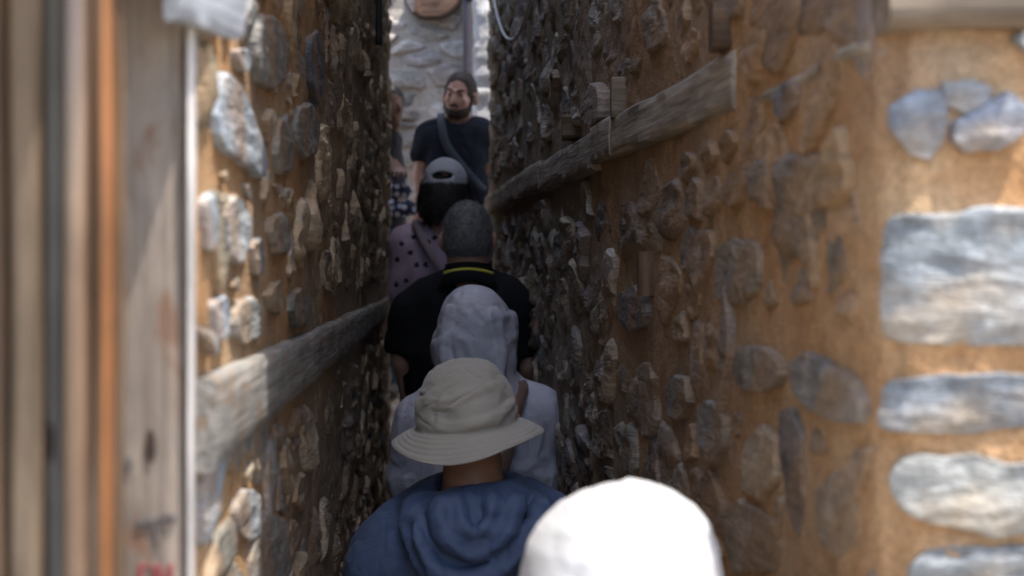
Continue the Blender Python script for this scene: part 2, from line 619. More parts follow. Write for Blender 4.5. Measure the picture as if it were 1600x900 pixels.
def box_part(name, lo, hi, mat, parent):
    x0, y0, z0 = lo; x1, y1, z1 = hi
    v = [(x0, y0, z0), (x1, y0, z0), (x1, y1, z0), (x0, y1, z0), (x0, y0, z1), (x1, y0, z1), (x1, y1, z1), (x0, y1, z1)]
    f = [(0, 3, 2, 1), (4, 5, 6, 7), (0, 1, 5, 4), (1, 2, 6, 5), (2, 3, 7, 6), (3, 0, 4, 7)]
    return link(name, mesh_np(name, v, np.array(f), smooth=False), mat, parent)

def timber(name, p0, p1, wid, hei, mat, parent=None, seed=0, up=(0, 0, 1), rough=0.003, seg=0.02, bev=0.006, sag=0.0):
    """squared timber from p0 to p1 (centre line), slightly uneven, arrises worn; its own X axis runs along it"""
    p0, p1 = Vector(p0), Vector(p1)
    L = (p1 - p0).length
    ex = (p1 - p0).normalized()
    ez = Vector(up); ez = (ez - ex * ez.dot(ex)).normalized()
    ey = ez.cross(ex)
    mtx = Matrix(((ex.x, ey.x, ez.x, p0.x), (ex.y, ey.y, ez.y, p0.y), (ex.z, ey.z, ez.z, p0.z), (0, 0, 0, 1)))
    a, b = wid / 2, hei / 2
    sec = []
    nside = 5
    cor = [(a, b), (-a, b), (-a, -b), (a, -b)]
    for i in range(4):
        c0, c1 = np.array(cor[i]), np.array(cor[(i + 1) % 4])
        d = (c1 - c0) / np.linalg.norm(c1 - c0)
        q0, q1 = c0 + d * bev, c1 - d * bev
        for t in np.linspace(0, 1, nside):
            sec.append(q0 + (q1 - q0) * t)
    sec = np.array(sec)
    ns = max(3, int(L / seg))
    xs = np.linspace(0, L, ns)
    P = np.zeros((ns, len(sec), 3))
    P[..., 0] = xs[:, None]
    P[..., 1] = sec[None, :, 0]
    P[..., 2] = sec[None, :, 1]
    nn = fbm(P * np.array([5, 30, 30]) + seed * 11.1, 3, seed)
    big = fbm(np.stack([xs * 2.5, xs * 0 + seed, xs * 0], -1), 3, seed + 3)
    sc = 1 + nn * rough / min(a, b)
    P[..., 1] *= sc; P[..., 2] *= sc
    P[..., 2] += (big * rough * 2)[:, None] - sag * np.sin(np.pi * xs / L)[:, None]
    k = len(sec)
    V = P.reshape(-1, 3)
    a_ = np.arange(k); b_ = (a_ + 1) % k
    q = np.concatenate([np.stack([t * k + a_, t * k + b_, (t + 1) * k + b_, (t + 1) * k + a_], -1) for t in range(ns - 1)])
    c0, c1 = len(V), len(V) + 1
    V = np.vstack([V, [[-0.002, 0, 0], [L + 0.002, 0, 0]]])
    V[c0, 1:] = P[0, :, 1:].mean(0); V[c1, 1:] = P[-1, :, 1:].mean(0)
    tri = np.concatenate([np.stack([b_, a_, np.full(k, c0)], -1), np.stack([(ns - 1) * k + a_, (ns - 1) * k + b_, np.full(k, c1)], -1)])
    me = mesh_np(name, V, [q, tri])
    me.set_sharp_from_angle(angle=math.radians(50))
    return link(name, me, mat, parent, mtx)

def tube(name, pts, r, mat, parent=None, na=10, closed_ends=True):
    pts = np.array(pts, float)
    n = len(pts)
    rr = np.broadcast_to(r, (n,))
    tan = np.gradient(pts, axis=0)
    tan /= np.linalg.norm(tan, axis=1)[:, None]
    ref = np.array([0.31, 0.92, 0.22])
    V = []
    for p, t, q in zip(pts, tan, rr):
        e1 = np.cross(t, ref); e1 /= np.linalg.norm(e1)
        e2 = np.cross(t, e1)
        for k in range(na):
            a = 2 * np.pi * k / na
            V.append(p + q * (np.cos(a) * e1 + np.sin(a) * e2))
    a_ = np.arange(na); b_ = (a_ + 1) % na
    q = np.concatenate([np.stack([i * na + a_, i * na + b_, (i + 1) * na + b_, (i + 1) * na + a_], -1) for i in range(n - 1)])
    V = np.array(V)
    m = len(V)
    V = np.vstack([V, pts[0], pts[-1]])
    tri = np.concatenate([np.stack([b_, a_, np.full(na, m)], -1), np.stack([(n - 1) * na + a_, (n - 1) * na + b_, np.full(na, m + 1)], -1)])
    return link(name, mesh_np(name, V, [q, tri]), mat, parent)

# ------------------------------------------------------------------ ground
def grid_sheet(name, xs, ys, zf, mat):
    X, Y = np.meshgrid(xs, ys, indexing='ij')
    Z = zf(X, Y)
    P = np.stack([X, Y, Z], -1)
    i = np.arange(X.size).reshape(X.shape)
    q = np.stack([i[:-1, :-1], i[1:, :-1], i[1:, 1:], i[:-1, 1:]], -1).reshape(-1, 4)
    return link(name, mesh_np(name, P.reshape(-1, 3), q), mat)

xs = np.concatenate([[-600, -150, -40], np.linspace(-8, 8, 60), [40, 150, 600]])
ys = np.concatenate([[-600, -150, -40], np.linspace(-8, 12, 70), [40, 150, 600]])
tag(grid_sheet('ground', xs, ys, lambda X, Y: 0.01 * fbm(np.stack([X * 3, Y * 3, X * 0], -1), 3, 4) - 0.012, M['earth']),
    'trodden earth street before the alley mouth', kind='structure')

STEPS = [(1.3, 3.35, 0.0), (3.35, 4.75, 0.14), (4.75, 5.5, 0.27), (5.5, 5.75, 0.40), (5.75, 6.5, 0.54), (6.5, 6.85, 0.68), (6.85, 7.2, 0.82), (7.2, 7.75, 0.96)]
st = bpy.data.objects.new('alley_steps', None); COL.objects.link(st); st['kind'] = 'structure'
PINV[st.name] = Matrix()
for y0, y1, z in STEPS:
    n1, n2 = 14, max(4, int((y1 - y0) / 0.06))
    xa = np.linspace(0, 1, n1)
    Yg = np.concatenate([[y0 + 0.001], np.linspace(y0, y1 + 0.06, n2)])
    X = np.stack([np.linspace(XL(y) - 0.12, XR(y) + 0.12, n1) for y in Yg])
    Y = np.repeat(Yg[:, None], n1, 1)
    Z = z + 0.012 + 0.010 * fbm(np.stack([X * 9, Y * 9, X * 0 + z * 9], -1), 3, 21)
    Z[0] = z - 0.16
    P = np.stack([X, Y, Z], -1)
    i = np.arange(X.size).reshape(X.shape)
    q = np.stack([i[:-1, :-1], i[:-1, 1:], i[1:, 1:], i[1:, :-1]], -1).reshape(-1, 4)
    link('step', mesh_np('step', P.reshape(-1, 3), q), M['earth'], st)

o = grid_sheet('street', np.linspace(-7, 7, 60), np.linspace(7.72, 9.9, 30),
               lambda X, Y: 0.975 + (Y - 7.7) * 0.10 + 0.008 * fbm(np.stack([X * 6, Y * 6, X * 0], -1), 3, 14), M['earth'])
tag(o, 'upper street crossing the far end of the alley', kind='structure')

# ------------------------------------------------------------------ the wall on the right
def emboss(path, polys, na):
    res = []
    for pl in polys:
        res.append(poly_radial(pl, na))
    return res

def build_side_wall(root, path, s_side0, s_side1, explicit, e_cols, e_h, seed, flip, level, hfun, y_of_s, pal, zc, n_single=285, su=0.23, sv_=0.115, e_mats=None, beam=None, rough_=0.010, e_scale=0.65):
    r0 = np.random.default_rng(seed)
    # loose dummies keep random stones off the read-off ones
    dummies = []
    for pl in explicit:
        pl = np.array(pl)
        c = pl.mean(0)
        for a, b in zip(pl, np.roll(pl, -1, 0)):
            for t in (0.0, 0.33, 0.66):
                e = a + (b - a) * t
                for f in (0.45, 0.82):
                    dummies.append(c + (e - c) * f)
        dummies.append(c)
    dummies = np.array(dummies) if dummies else np.zeros((0, 2))
    def keep(sd):
        y = y_of_s(sd[:, 0])
        lo = CZ - 482 / FPX * y - 0.30
        hi = CZ + 418 / FPX * y + 0.35
        return (sd[:, 1] > lo) & (sd[:, 1] < hi) & (sd[:, 1] > -0.05)
    seeds = wall_seeds(s_side0, s_side1, 0.0, 3.9, su, sv_, r0, keep)
    small = wall_seeds(s_side0, s_side1, 0.0, 3.9, su * 0.62, sv_ * 0.66, r0, keep)
    seeds = np.vstack([seeds[y_of_s(seeds[:, 0]) > 2.55], small[y_of_s(small[:, 0]) <= 2.5]])
    if len(dummies):
        asp = su / sv_ * 0.8
        dd = np.sqrt(((seeds[:, None] - dummies[None]) ** 2 / np.array([asp ** 2, 1])).sum(-1)).min(1)
        seeds = seeds[dd > 0.014]
    if beam is not None:
        bs0, bs1, bz0, bz1 = beam            # s range, centre height at both ends
        bz = lambda s: bz0 + (s - bs0) / (bs1 - bs0) * (bz1 - bz0)
        inb = (seeds[:, 0] > bs0 - 0.02) & (seeds[:, 0] < bs1) & (np.abs(seeds[:, 1] - bz(seeds[:, 0])) < 0.066)
        seeds = seeds[~inb]
        ss_ = np.arange(bs0, bs1, 0.035)
        dummies = np.vstack([dummies] + [np.stack([ss_, bz(ss_) + o_], -1) for o_ in (-0.03, 0.03)])
    n = len(seeds)
    allp = np.vstack([seeds, dummies])
    gap = np.concatenate([r0.uniform(0.002, 0.012, n) + 0.004 * (y_of_s(seeds[:, 0]) < 2.2), np.zeros(len(dummies))])
    na = 26
    offs = voronoi_cells(allp, su / sv_ * 0.8, gap, na)[:n]
    th = np.linspace(0, 2 * np.pi, na, endpoint=False)
    wob = fbm(np.stack([np.cos(th)[None] * 1.5 + np.arange(n)[:, None] * 5.1, np.sin(th)[None] * 1.5 + np.zeros((n, 1)), np.zeros((n, na))], -1), 2, seed)
    offs = offs * (1 + 0.22 * wob[..., None])
    h = hfun(seeds, r0)
    inner = sstep(1.9, 3.3, y_of_s(seeds[:, 0]))
    V, q, t = stone_meshes(path, seeds, offs, h, seed, [1.0, 0.95, 0.87, 0.74, 0.58, 0.40, 0.22, 0.08], rough=rough_ * (0.18 + 0.82 * inner), ledge=0.004, tilt=0.02 + 0.06 * inner, facet=0.03 + 0.13 * inner, power=22)
    cols = pal(seeds, r0)
    k = emit_stones(root, V, q, t, cols, M['stone'], n_single - len(explicit), flip)
    # read-off stones, finer
    if explicit:
        na2 = 72
        T2 = [1.0, 0.99, 0.975, 0.95, 0.91, 0.84, 0.74, 0.62, 0.48, 0.34, 0.2, 0.08]
        for i, pl in enumerate(explicit):
            c, r = poly_radial(pl, na2)
            r = np.convolve(np.concatenate([r[-1:], r, r[:1]]), np.array([1, 2, 1]) / 4, 'valid')
            th = np.linspace(0, 2 * np.pi, na2, endpoint=False)
            o_ = np.stack([r * np.cos(th), r * np.sin(th)], -1)
            wobn = fbm(np.stack([np.cos(th) * 3 + i * 7, np.sin(th) * 3, th * 0], -1), 3, seed + 31)
            wobn = 0.7 * wobn + 0.3 * fbm(np.stack([np.cos(th) * 9 + i * 7, np.sin(th) * 9, th * 0], -1), 2, seed + 33)
            o_ = o_ * (1 + 0.07 * wobn[:, None])
            V1, q1, t1 = stone_meshes(path, c[None], o_[None], np.array([e_h[i] * (e_scale if not e_mats or e_mats[i] is M['stone_pale'] else 0.45)]), seed + 40 + i, T2, rough=0.005 if e_mats and e_mats[i] is M['stone_pale'] else 0.0014, ledge=0.0015, tilt=0.012, power=60, facet=0.02)
            if flip:
                q1, t1 = q1[:, ::-1], t1[:, ::-1]
            cc = V1[0].mean(0)
            me = mesh_np('stone', V1[0] - cc, [q1, t1])
            me.set_sharp_from_angle(angle=math.radians(26))
            set_color(me, np.tile(np.array(e_cols[i]), (V1.shape[1], 1)))
            link('stone', me, (e_mats[i] if e_mats else M['stone']), root, Matrix.Translation(cc))

YF = 1.40                                    # the wall face that looks at the camera
XC = XR(YF)
pathR = Path([(2.6, YF + 0.05), (XC, YF), (XR(7.6), 7.6), (2.6, 7.75)], 0.035, side=1)
sideR0 = pathR.s_at(XC, YF)
sR_of_y = lambda y: np.interp(y, [YF, 7.6], [pathR.s_at(XC, YF), pathR.s_at(XR(7.6), 7.6)])
y_of_sR = lambda s: np.interp(s, [sideR0, pathR.s_at(XR(7.6), 7.6)], [YF, 7.6])

wallR = thing('stone_wall', 'rubble and ochre clay wall with a protruding timber beam, right of the queue', 'wall', (0.6, 4.5, 0))

def fr(*pts):        # outline on the face that looks at the camera
    out = []
    for px, py in pts:
        x = (px - 800) / FPX * YF
        out.append((sideR0 - (x - XC), CZ + (HOR - py) / FPX * YF))
    return out
def sr(*pts):        # outline on the alley face
    out = []
    for px, py in pts:
        y = yr(px)
        out.append((sR_of_y(y), CZ + (HOR - py) / FPX * y))
    return out

BLUE = (0.42, 0.435, 0.44)
expl = [
    (fr((1384, 165), (1420, 138), (1462, 140), (1468, 190), (1455, 235), (1435, 262), (1405, 240), (1382, 200)), (0.209, 0.234, 0.273), 0.022, 'stone_pale'),
    (fr((1452, 130), (1500, 122), (1540, 138), (1530, 165), (1490, 178), (1460, 165)), (0.233, 0.252, 0.273), 0.020, 'stone_pale'),
    (fr((1470, 190), (1520, 165), (1560, 140), (1590, 175), (1580, 215), (1540, 238), (1490, 240), (1468, 222)), (0.216, 0.240, 0.286), 0.028, 'stone_pale'),
    (fr((1374, 350), (1378, 336), (1440, 330), (1520, 322), (1620, 328), (1700, 332), (1700, 530), (1590, 542), (1480, 546), (1400, 542), (1376, 532), (1371, 440)), (0.274, 0.300, 0.313), 0.024, 'stone_pale'),
    (fr((1370, 604), (1384, 592), (1450, 584), (1540, 580), (1650, 588), (1660, 655), (1560, 670), (1450, 678), (1384, 677), (1370, 660)), (0.198, 0.217, 0.235), 0.022, 'stone_pale'),
    (fr((1384, 742), (1398, 712), (1425, 704), (1452, 712), (1500, 704), (1560, 722), (1660, 715), (1680, 812), (1600, 830), (1540, 842), (1490, 826), (1440, 820), (1400, 800), (1390, 775)), (0.326, 0.329, 0.308), 0.026, 'stone_pale'),
    (fr((1406, 880), (1420, 856), (1470, 844), (1540, 852), (1600, 846), (1650, 858), (1660, 945), (1560, 960), (1440, 950), (1404, 915)), (0.233, 0.246, 0.253), 0.024, 'stone_pale'),
    (fr((1560, 60), (1600, 40), (1680, 40), (1690, 120), (1610, 100)), (0.245, 0.259, 0.259), 0.022, 'stone_pale'),
    # on the alley face
    (sr((1146, 575), (1165, 540), (1205, 540), (1232, 565), (1230, 600), (1200, 615), (1160, 608)), (0.27, 0.235, 0.19), 0.018, 'stone'),
    (sr((1236, 570), (1262, 548), (1300, 565), (1345, 590), (1368, 620), (1366, 668), (1320, 665), (1270, 640), (1240, 608)), (0.22, 0.20, 0.175), 0.022, 'stone'),
    (sr((1095, 630), (1118, 626), (1140, 650), (1138, 700), (1120, 735), (1096, 690)), (0.25, 0.23, 0.20), 0.018, 'stone'),
    (sr((1163, 740), (1172, 690), (1195, 660), (1222, 690), (1222, 750), (1195, 785), (1168, 770)), (0.42, 0.33, 0.23), 0.016, 'stone'),
    (sr((1224, 640), (1245, 632), (1262, 680), (1262, 780), (1250, 850), (1235, 800)), (0.18, 0.15, 0.13), 0.014, 'stone'),
    (sr((1116, 390), (1145, 370), (1188, 378), (1192, 440), (1165, 480), (1120, 470)), (0.27, 0.23, 0.18), 0.008, 'stone'),
    (sr((972, 460), (1000, 446), (1020, 470), (1016, 510), (992, 522), (974, 500)), (0.20, 0.18, 0.165), 0.030, 'stone'),
    (sr((1216, 150), (1235, 125), (1254, 128), (1252, 165), (1230, 188), (1218, 180)), (0.20, 0.19, 0.19), 0.018, 'stone'),
    (sr((1046, 610), (1060, 585), (1080, 590), (1084, 630), (1070, 660), (1050, 650)), (0.23, 0.20, 0.17), 0.022, 'stone'),
    (sr((1130, 800), (1160, 780), (1200, 800), (1230, 850), (1215, 900), (1150, 900)), (0.33, 0.26, 0.19), 0.012, 'stone'),
    (sr((1280, 760), (1310, 740), (1350, 770), (1350, 850), (1310, 880), (1282, 840)), (0.34, 0.25, 0.17), 0.008, 'stone'),
    # the one that juts out over the beam
    (sr((922, 190), (924, 150), (940, 128), (954, 140), (954, 185), (940, 200)), (0.34, 0.30, 0.25), 0.060, 'stone'),
]

def levelR(S, V):
    y = y_of_sR(S)
    n = fbm(np.stack([S * 2.2, V * 2.6, S * 0], -1), 3, 51)
    near = 1 - sstep(2.0, 3.6, y + n * 0.8)
    lev = -0.003 + near * 0.0015 + (0.010 - 0.004 * near) * n
    front = S < sideR0 - 0.01
    lev = np.where(front, 0.009, lev)
    return lev

def hR(sd, r0):
    y = y_of_sR(sd[:, 0])
    near = 1 - sstep(2.0, 3.4, y)
    h = r0.uniform(-0.008, 0.016, len(sd)) * (1 - near) + near * r0.uniform(0.001, 0.010, len(sd))
    h = np.where(sd[:, 0] < sideR0, np.where(sd[:, 0] < sideR0 - 0.19, r0.uniform(0.006, 0.020, len(sd)), r0.uniform(-0.02, 0.004, len(sd))), h)
    return h
def palR(sd, r0):
    y = y_of_sR(sd[:, 0])
    far = palette(len(sd), r0, GREYS, 0.12)
    near = palette(len(sd), r0, [(0.34, 0.225, 0.135), (0.28, 0.205, 0.14), (0.38, 0.255, 0.15), (0.22, 0.175, 0.135), (0.31, 0.22, 0.14)], 0.13)
    k = sstep(2.0, 3.4, y)[:, None]
    fr_ = palette(len(sd), r0, [(0.30, 0.30, 0.30), (0.36, 0.34, 0.30), (0.27, 0.27, 0.28)], 0.1)
    return np.where((sd[:, 0] < sideR0 - 0.05)[:, None], fr_, far * k + near * (1 - k))

build_side_wall(wallR, pathR, sideR0 - 1.3, pathR.s_at(XR(7.6), 7.6) + 0.3, [e[0] for e in expl], [e[1] for e in expl], [e[2] for e in expl], 11,
                True, levelR, hR, y_of_sR, palR, CZ, beam=(sR_of_y(2.03), sR_of_y(7.6), CZ + 0.247, CZ + 0.312), e_mats=[M[e[3]] for e in expl])
sg = np.concatenate([np.arange(0.0, sideR0 - 0.8, 0.08), np.arange(sideR0 - 0.8, sideR0 + 1.6, 0.007), np.arange(sideR0 + 1.6, pathR.s_at(XR(7.6), 7.6) + 0.3, 0.018),
                     np.arange(pathR.s_at(XR(7.6), 7.6) + 0.3, pathR.L, 0.1)])
yy = y_of_sR(sg)
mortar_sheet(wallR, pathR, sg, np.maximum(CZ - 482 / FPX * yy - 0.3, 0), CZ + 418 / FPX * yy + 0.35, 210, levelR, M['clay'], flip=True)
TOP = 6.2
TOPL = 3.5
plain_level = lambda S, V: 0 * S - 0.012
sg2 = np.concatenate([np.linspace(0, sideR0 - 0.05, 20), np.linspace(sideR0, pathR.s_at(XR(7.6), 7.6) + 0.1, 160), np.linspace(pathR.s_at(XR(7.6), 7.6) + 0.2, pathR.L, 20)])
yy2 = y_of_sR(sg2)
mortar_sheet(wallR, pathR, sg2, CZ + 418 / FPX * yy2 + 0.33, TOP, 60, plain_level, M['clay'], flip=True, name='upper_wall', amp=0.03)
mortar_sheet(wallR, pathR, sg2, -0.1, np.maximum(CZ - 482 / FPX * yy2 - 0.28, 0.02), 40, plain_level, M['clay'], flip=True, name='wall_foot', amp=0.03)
box_part('wall_core', (0.62, 1.62, -0.1), (6.5, 7.45, TOP + 0.02), M['clay'], wallR)
box_part('roof', (0.40, 1.3, TOP + 0.03), (6.6, 7.9, TOP + 0.2), M['dark_wood'], wallR)

# timber lacing of the right wall: lengths butted end to end, none quite in line
def zbR(y): return CZ + 0.208 + (y - 2.055) * (0.263 - 0.208) / 5.545
def ztR(y): return CZ + 0.287 + (y - 2.055) * (0.358 - 0.287) / 5.545
cuts = [2.03, 3.06, 3.36, 4.65, 6.1, 7.58]
outs = [0.008, 0.011, 0.008, 0.011, 0.009]
dzs = [0.0, 0.004, -0.003, 0.002, -0.004, 0.003, -0.002, 0.003]
for i, (a, b) in enumerate(zip(cuts, cuts[1:])):
    g_ = 0.003
    za = (zbR(a) + ztR(a)) / 2 + dzs[i]; zb_ = (zbR(b) + ztR(b)) / 2 + dzs[i]
    hh = ztR((a + b) / 2) - zbR((a + b) / 2)
    o_ = outs[i]
    timber('timber_beam', (XR(a) - (o_ if i else -0.012) + 0.035, a + g_, za), (XR(b) - o_ + 0.035, b - g_, zb_), 0.10, hh, M['beam_tan'], wallR, seed=i + 1, rough=0.0025)
# ends of the cross ties
def tie(px0, py0, px1, py1, out, mat, seed):
    y = yr((px0 + px1) / 2)
    wd = max(0.045, abs(yr(px0) - yr(px1)) * 0.5)
    z0 = CZ + (HOR - py1) / FPX * y; z1 = CZ + (HOR - py0) / FPX * y
    timber('beam_end', (XR(y) + 0.10, y, (z0 + z1) / 2), (XR(y) - out, y + 0.004, (z0 + z1) / 2), wd, z1 - z0, mat, wallR, seed=seed, rough=0.003)
tie(1118, 8, 1150, 80, 0.020, M['dark_wood'], 21)
tie(962, 125, 985, 186, 0.024, M['beam_old'], 22)
tie(888, 182, 905, 216, 0.03, M['dark_wood'], 23)
# timber end over the corner, grain on the slant
p = at(1487, 12, YF)
timber('beam_end', (p[0] - 0.065, YF + 0.008, p[2] + 0.002), (p[0] + 0.064, YF + 0.006, p[2] + 0.004), 0.09, 0.050, M['beam_old'], wallR, seed=24, rough=0.004, bev=0.01)
# thin wooden ledge that runs on to the corner
timber('timber_beam', (XR(1.44) + 0.020, 1.44, CZ + 0.205), (XR(1.86) + 0.018, 1.86, CZ + 0.206), 0.05, 0.016, M['beam_tan'], wallR, seed=25)
# dark strip standing in for the shade of an upright notch below the beam
yv = yr(1018)
timber('notch_shade', (XR(yv) + 0.015, yv, CZ + (HOR - 462) / FPX * yv), (XR(yv) + 0.015, yv, CZ + (HOR - 394) / FPX * yv), 0.04, 0.08, M['dark_wood'], wallR, seed=26, up=(1, 0, 0))

# ------------------------------------------------------------------ the wall on the left
YL0 = 1.415
pathL = Path([(-1.2, YL0 + 0.05), (XL(YL0), YL0), (XL(7.6), 7.6), (-3.2, 7.75)], 0.03, side=-1)
sideL0 = pathL.s_at(XL(YL0), YL0)
sideL1 = pathL.s_at(XL(7.6), 7.6)
sL_of_y = lambda y: np.interp(y, [YL0, 7.6], [sideL0, sideL1])
y_of_sL = lambda s: np.interp(s, [sideL0, sideL1], [YL0, 7.6])
wallL = thing('stone_wall', 'rubble wall with long grey timber plank beside the wooden post, left of the queue', 'wall', (-0.8, 4.5, 0))
def sl(*pts):
    out = []
    for px, py in pts:
        y = yl(px)
        out.append((sL_of_y(y), CZ + (HOR - py) / FPX * y))
    return out
explL = [
    (sl((330, 125), (350, 112), (375, 150), (392, 200), (415, 255), (412, 285), (385, 262), (345, 240), (328, 210)), (0.360, 0.410, 0.462), 0.016),
    (sl((310, 310), (322, 300), (332, 340), (330, 385), (314, 392)), (0.374, 0.426, 0.487), 0.014),
    (sl((338, 320), (356, 305), (384, 330), (386, 370), (370, 415), (346, 400)), (0.360, 0.394, 0.418), 0.015),
    (sl((386, 40), (402, 20), (430, 28), (452, 60), (448, 120), (420, 142), (394, 125)), (0.238, 0.232, 0.214), 0.016),
    (sl((362, 78), (376, 74), (386, 95), (382, 112), (368, 108)), (0.317, 0.364, 0.410), 0.012),
    (sl((428, 190), (448, 175), (456, 215), (450, 265), (430, 275), (424, 240)), (0.245, 0.240, 0.222), 0.016),
    (sl((458, 170), (478, 160), (492, 190), (488, 240), (468, 250), (456, 215)), (0.288, 0.279, 0.257), 0.020),
    (sl((476, 60), (490, 45), (502, 80), (502, 140), (490, 170), (480, 130)), (0.158, 0.171, 0.197), 0.017),
    (sl((318, 640), (330, 628), (346, 650), (344, 740), (330, 830), (312, 860), (308, 760)), (0.331, 0.387, 0.437), 0.014),
    (sl((350, 640), (372, 610), (392, 625), (385, 690), (362, 740), (348, 720)), (0.302, 0.302, 0.282), 0.014),
    (sl((384, 690), (402, 610), (412, 640), (408, 720), (398, 760)), (0.288, 0.294, 0.274), 0.015),
    (sl((360, 790), (376, 765), (396, 770), (400, 830), (384, 850), (364, 830)), (0.317, 0.333, 0.342), 0.014),
    (sl((382, 860), (410, 800), (440, 810), (448, 900), (420, 940), (388, 930)), (0.245, 0.240, 0.222), 0.017),
    (sl((326, 470), (342, 462), (352, 490), (346, 530), (330, 535)), (0.338, 0.394, 0.454), 0.013),
    (sl((358, 480), (385, 462), (402, 480), (400, 520), (378, 540), (360, 525)), (0.317, 0.325, 0.316), 0.014),
    (sl((440, 470), (462, 448), (484, 470), (480, 505), (455, 515)), (0.216, 0.209, 0.188), 0.018),
    (sl((388, 380), (398, 370), (408, 390), (404, 430), (392, 432)), (0.216, 0.240, 0.257), 0.014),
    (sl((415, 345), (432, 330), (448, 350), (444, 395), (424, 400)), (0.317, 0.302, 0.264), 0.016),
]
def levelL(S, V):
    y = y_of_sL(S)
    n = fbm(np.stack([S * 2.2, V * 2.6, S * 0 + 9], -1), 3, 61)
    near = 1 - sstep(1.75, 3.2, y + n * 0.7)
    return -0.001 - near * 0.001 + (0.009 - 0.006 * near) * n
def hL(sd, r0):
    y = y_of_sL(sd[:, 0])
    near = 1 - sstep(1.8, 2.9, y)
    return r0.uniform(-0.008, 0.014, len(sd)) * (1 - near) + near * r0.uniform(0.002, 0.010, len(sd))
def palL(sd, r0):
    y = y_of_sL(sd[:, 0])
    far = palette(len(sd), r0, [(0.37, 0.30, 0.22), (0.41, 0.33, 0.23), (0.31, 0.26, 0.205), (0.45, 0.38, 0.29), (0.27, 0.235, 0.20)], 0.16)
    near = palette(len(sd), r0, [(0.33, 0.36, 0.38), (0.29, 0.27, 0.23), (0.36, 0.31, 0.235), (0.27, 0.28, 0.28)], 0.12)
    k = sstep(1.7, 2.4, y)[:, None]
    return far * k + near * (1 - k)
build_side_wall(wallL, pathL, sideL0 - 0.05, sideL1 + 0.3, [e[0] for e in explL], [e[1] for e in explL], [e[2] for e in explL], 17, False, levelL, hL, y_of_sL, palL, CZ, beam=(sL_of_y(1.42), sL_of_y(7.5), CZ - 0.147, CZ - 0.186), rough_=0.009, e_scale=0.5)
sg = np.concatenate([np.arange(0.0, sideL0 - 0.1, 0.08), np.arange(sideL0 - 0.1, sideL0 + 1.5, 0.007), np.arange(sideL0 + 1.5, sideL1 + 0.3, 0.018), np.arange(sideL1 + 0.3, pathL.L, 0.1)])
yy = y_of_sL(sg)
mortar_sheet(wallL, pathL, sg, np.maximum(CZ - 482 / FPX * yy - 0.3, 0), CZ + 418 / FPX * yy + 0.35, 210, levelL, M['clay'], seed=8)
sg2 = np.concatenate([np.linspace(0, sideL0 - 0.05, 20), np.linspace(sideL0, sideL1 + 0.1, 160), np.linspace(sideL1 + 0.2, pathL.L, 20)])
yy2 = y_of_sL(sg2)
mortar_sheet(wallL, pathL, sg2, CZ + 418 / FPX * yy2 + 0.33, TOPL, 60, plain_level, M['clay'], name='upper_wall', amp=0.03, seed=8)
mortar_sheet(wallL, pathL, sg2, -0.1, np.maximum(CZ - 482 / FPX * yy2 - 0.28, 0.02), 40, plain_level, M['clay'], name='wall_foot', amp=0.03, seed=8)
box_part('wall_core', (-6.5, 1.62, -0.1), (-0.80, 7.45, TOPL + 0.02), M['clay'], wallL)
box_part('roof', (-6.6, 1.1, TOPL + 0.03), (-0.55, 7.9, TOPL + 0.2), M['dark_wood'], wallL)
# the long plank let into it
ya, yb = 1.43, 6.1
zta, zba = CZ - 0.1035, CZ - 0.190
ztb, zbb = CZ - 0.132, CZ - 0.221
timber('timber_beam', (XL(ya) - 0.032, ya, (zta + zba) / 2), (XL(yb) - 0.032, yb, (ztb + zbb) / 2), 0.10, 0.088, M['beam_grey'], wallL, seed=31, rough=0.0015)
yc = 7.5
timber('timber_beam', (XL(yb) - 0.036, yb + 0.01, (ztb + zbb) / 2), (XL(yc) - 0.036, yc, CZ - 0.185), 0.10, 0.086, M['beam_grey'], wallL, seed=32, rough=0.003)

# ------------------------------------------------------------------ wooden door and post at the left edge
def board(name, px0, px1, y, thick, z0, z1, mat, parent, seed, bev=0.004, rough=0.001):
    x0, x1 = (px0 - 800) / FPX * y, (px1 - 800) / FPX * y
    return timber(name, ((x0 + x1) / 2, y + thick / 2, z0), ((x0 + x1) / 2, y + thick / 2, z1), thick, x1 - x0, mat, parent, seed=seed, up=(1, 0, 0), rough=rough, bev=bev, seg=0.03)

post = thing('wooden_post', 'bleached wooden corner post with dark knots and red marks beside the left wall', 'post', (-0.32, 1.4, 0))
pb = board('shaft', 173, 291, 1.27, 0.045, 0.0, 2.62, M['post'], post, 41)
eb = board('lit_edge_strip', 291.5, 300, 1.262, 0.020, 0.0, 2.62, M['edge'], post, 42, bev=0.003)  # pale strip painted as the lit edge of the post
M['knot'] = plain('dark knot', (0.045, 0.03, 0.022), 0.8)
M['redmark'] = plain('red paint mark', (0.26, 0.07, 0.07), 0.7)
M['greymark'] = plain('grey pencil mark', (0.12, 0.11, 0.11), 0.8)
def decal(name, pts, y, mat, parent, thick=0.0012):
    P = np.array([at(px, py, y) for px, py in pts])
    c = P.mean(0)
    n = len(P)
    V = np.vstack([P, P + np.array([0, thick + 0.004, 0])])
    V = np.vstack([V, c[None] - np.array([0, 0.0004, 0])])
    a = np.arange(n); b = (a + 1) % n
    f3 = np.stack([b, a, np.full(n, 2 * n)], -1)
    f4 = np.stack([a, b, b + n, a + n], -1)
    return link(name, mesh_np(name, V, [f3, f4], smooth=False), mat, parent)
def ellipse(cx, cy, rx, ry, n=14, w=0.12, seed=0):
    r_ = random.Random(seed)
    return [(cx + rx * (1 + r_.uniform(-w, w)) * math.cos(2 * math.pi * i / n), cy + ry * (1 + r_.uniform(-w, w)) * math.sin(2 * math.pi * i / n)) for i in range(n)]
yd = 1.2675
decal('knot', ellipse(235, 697, 8, 26, seed=1), yd, M['knot'], post)
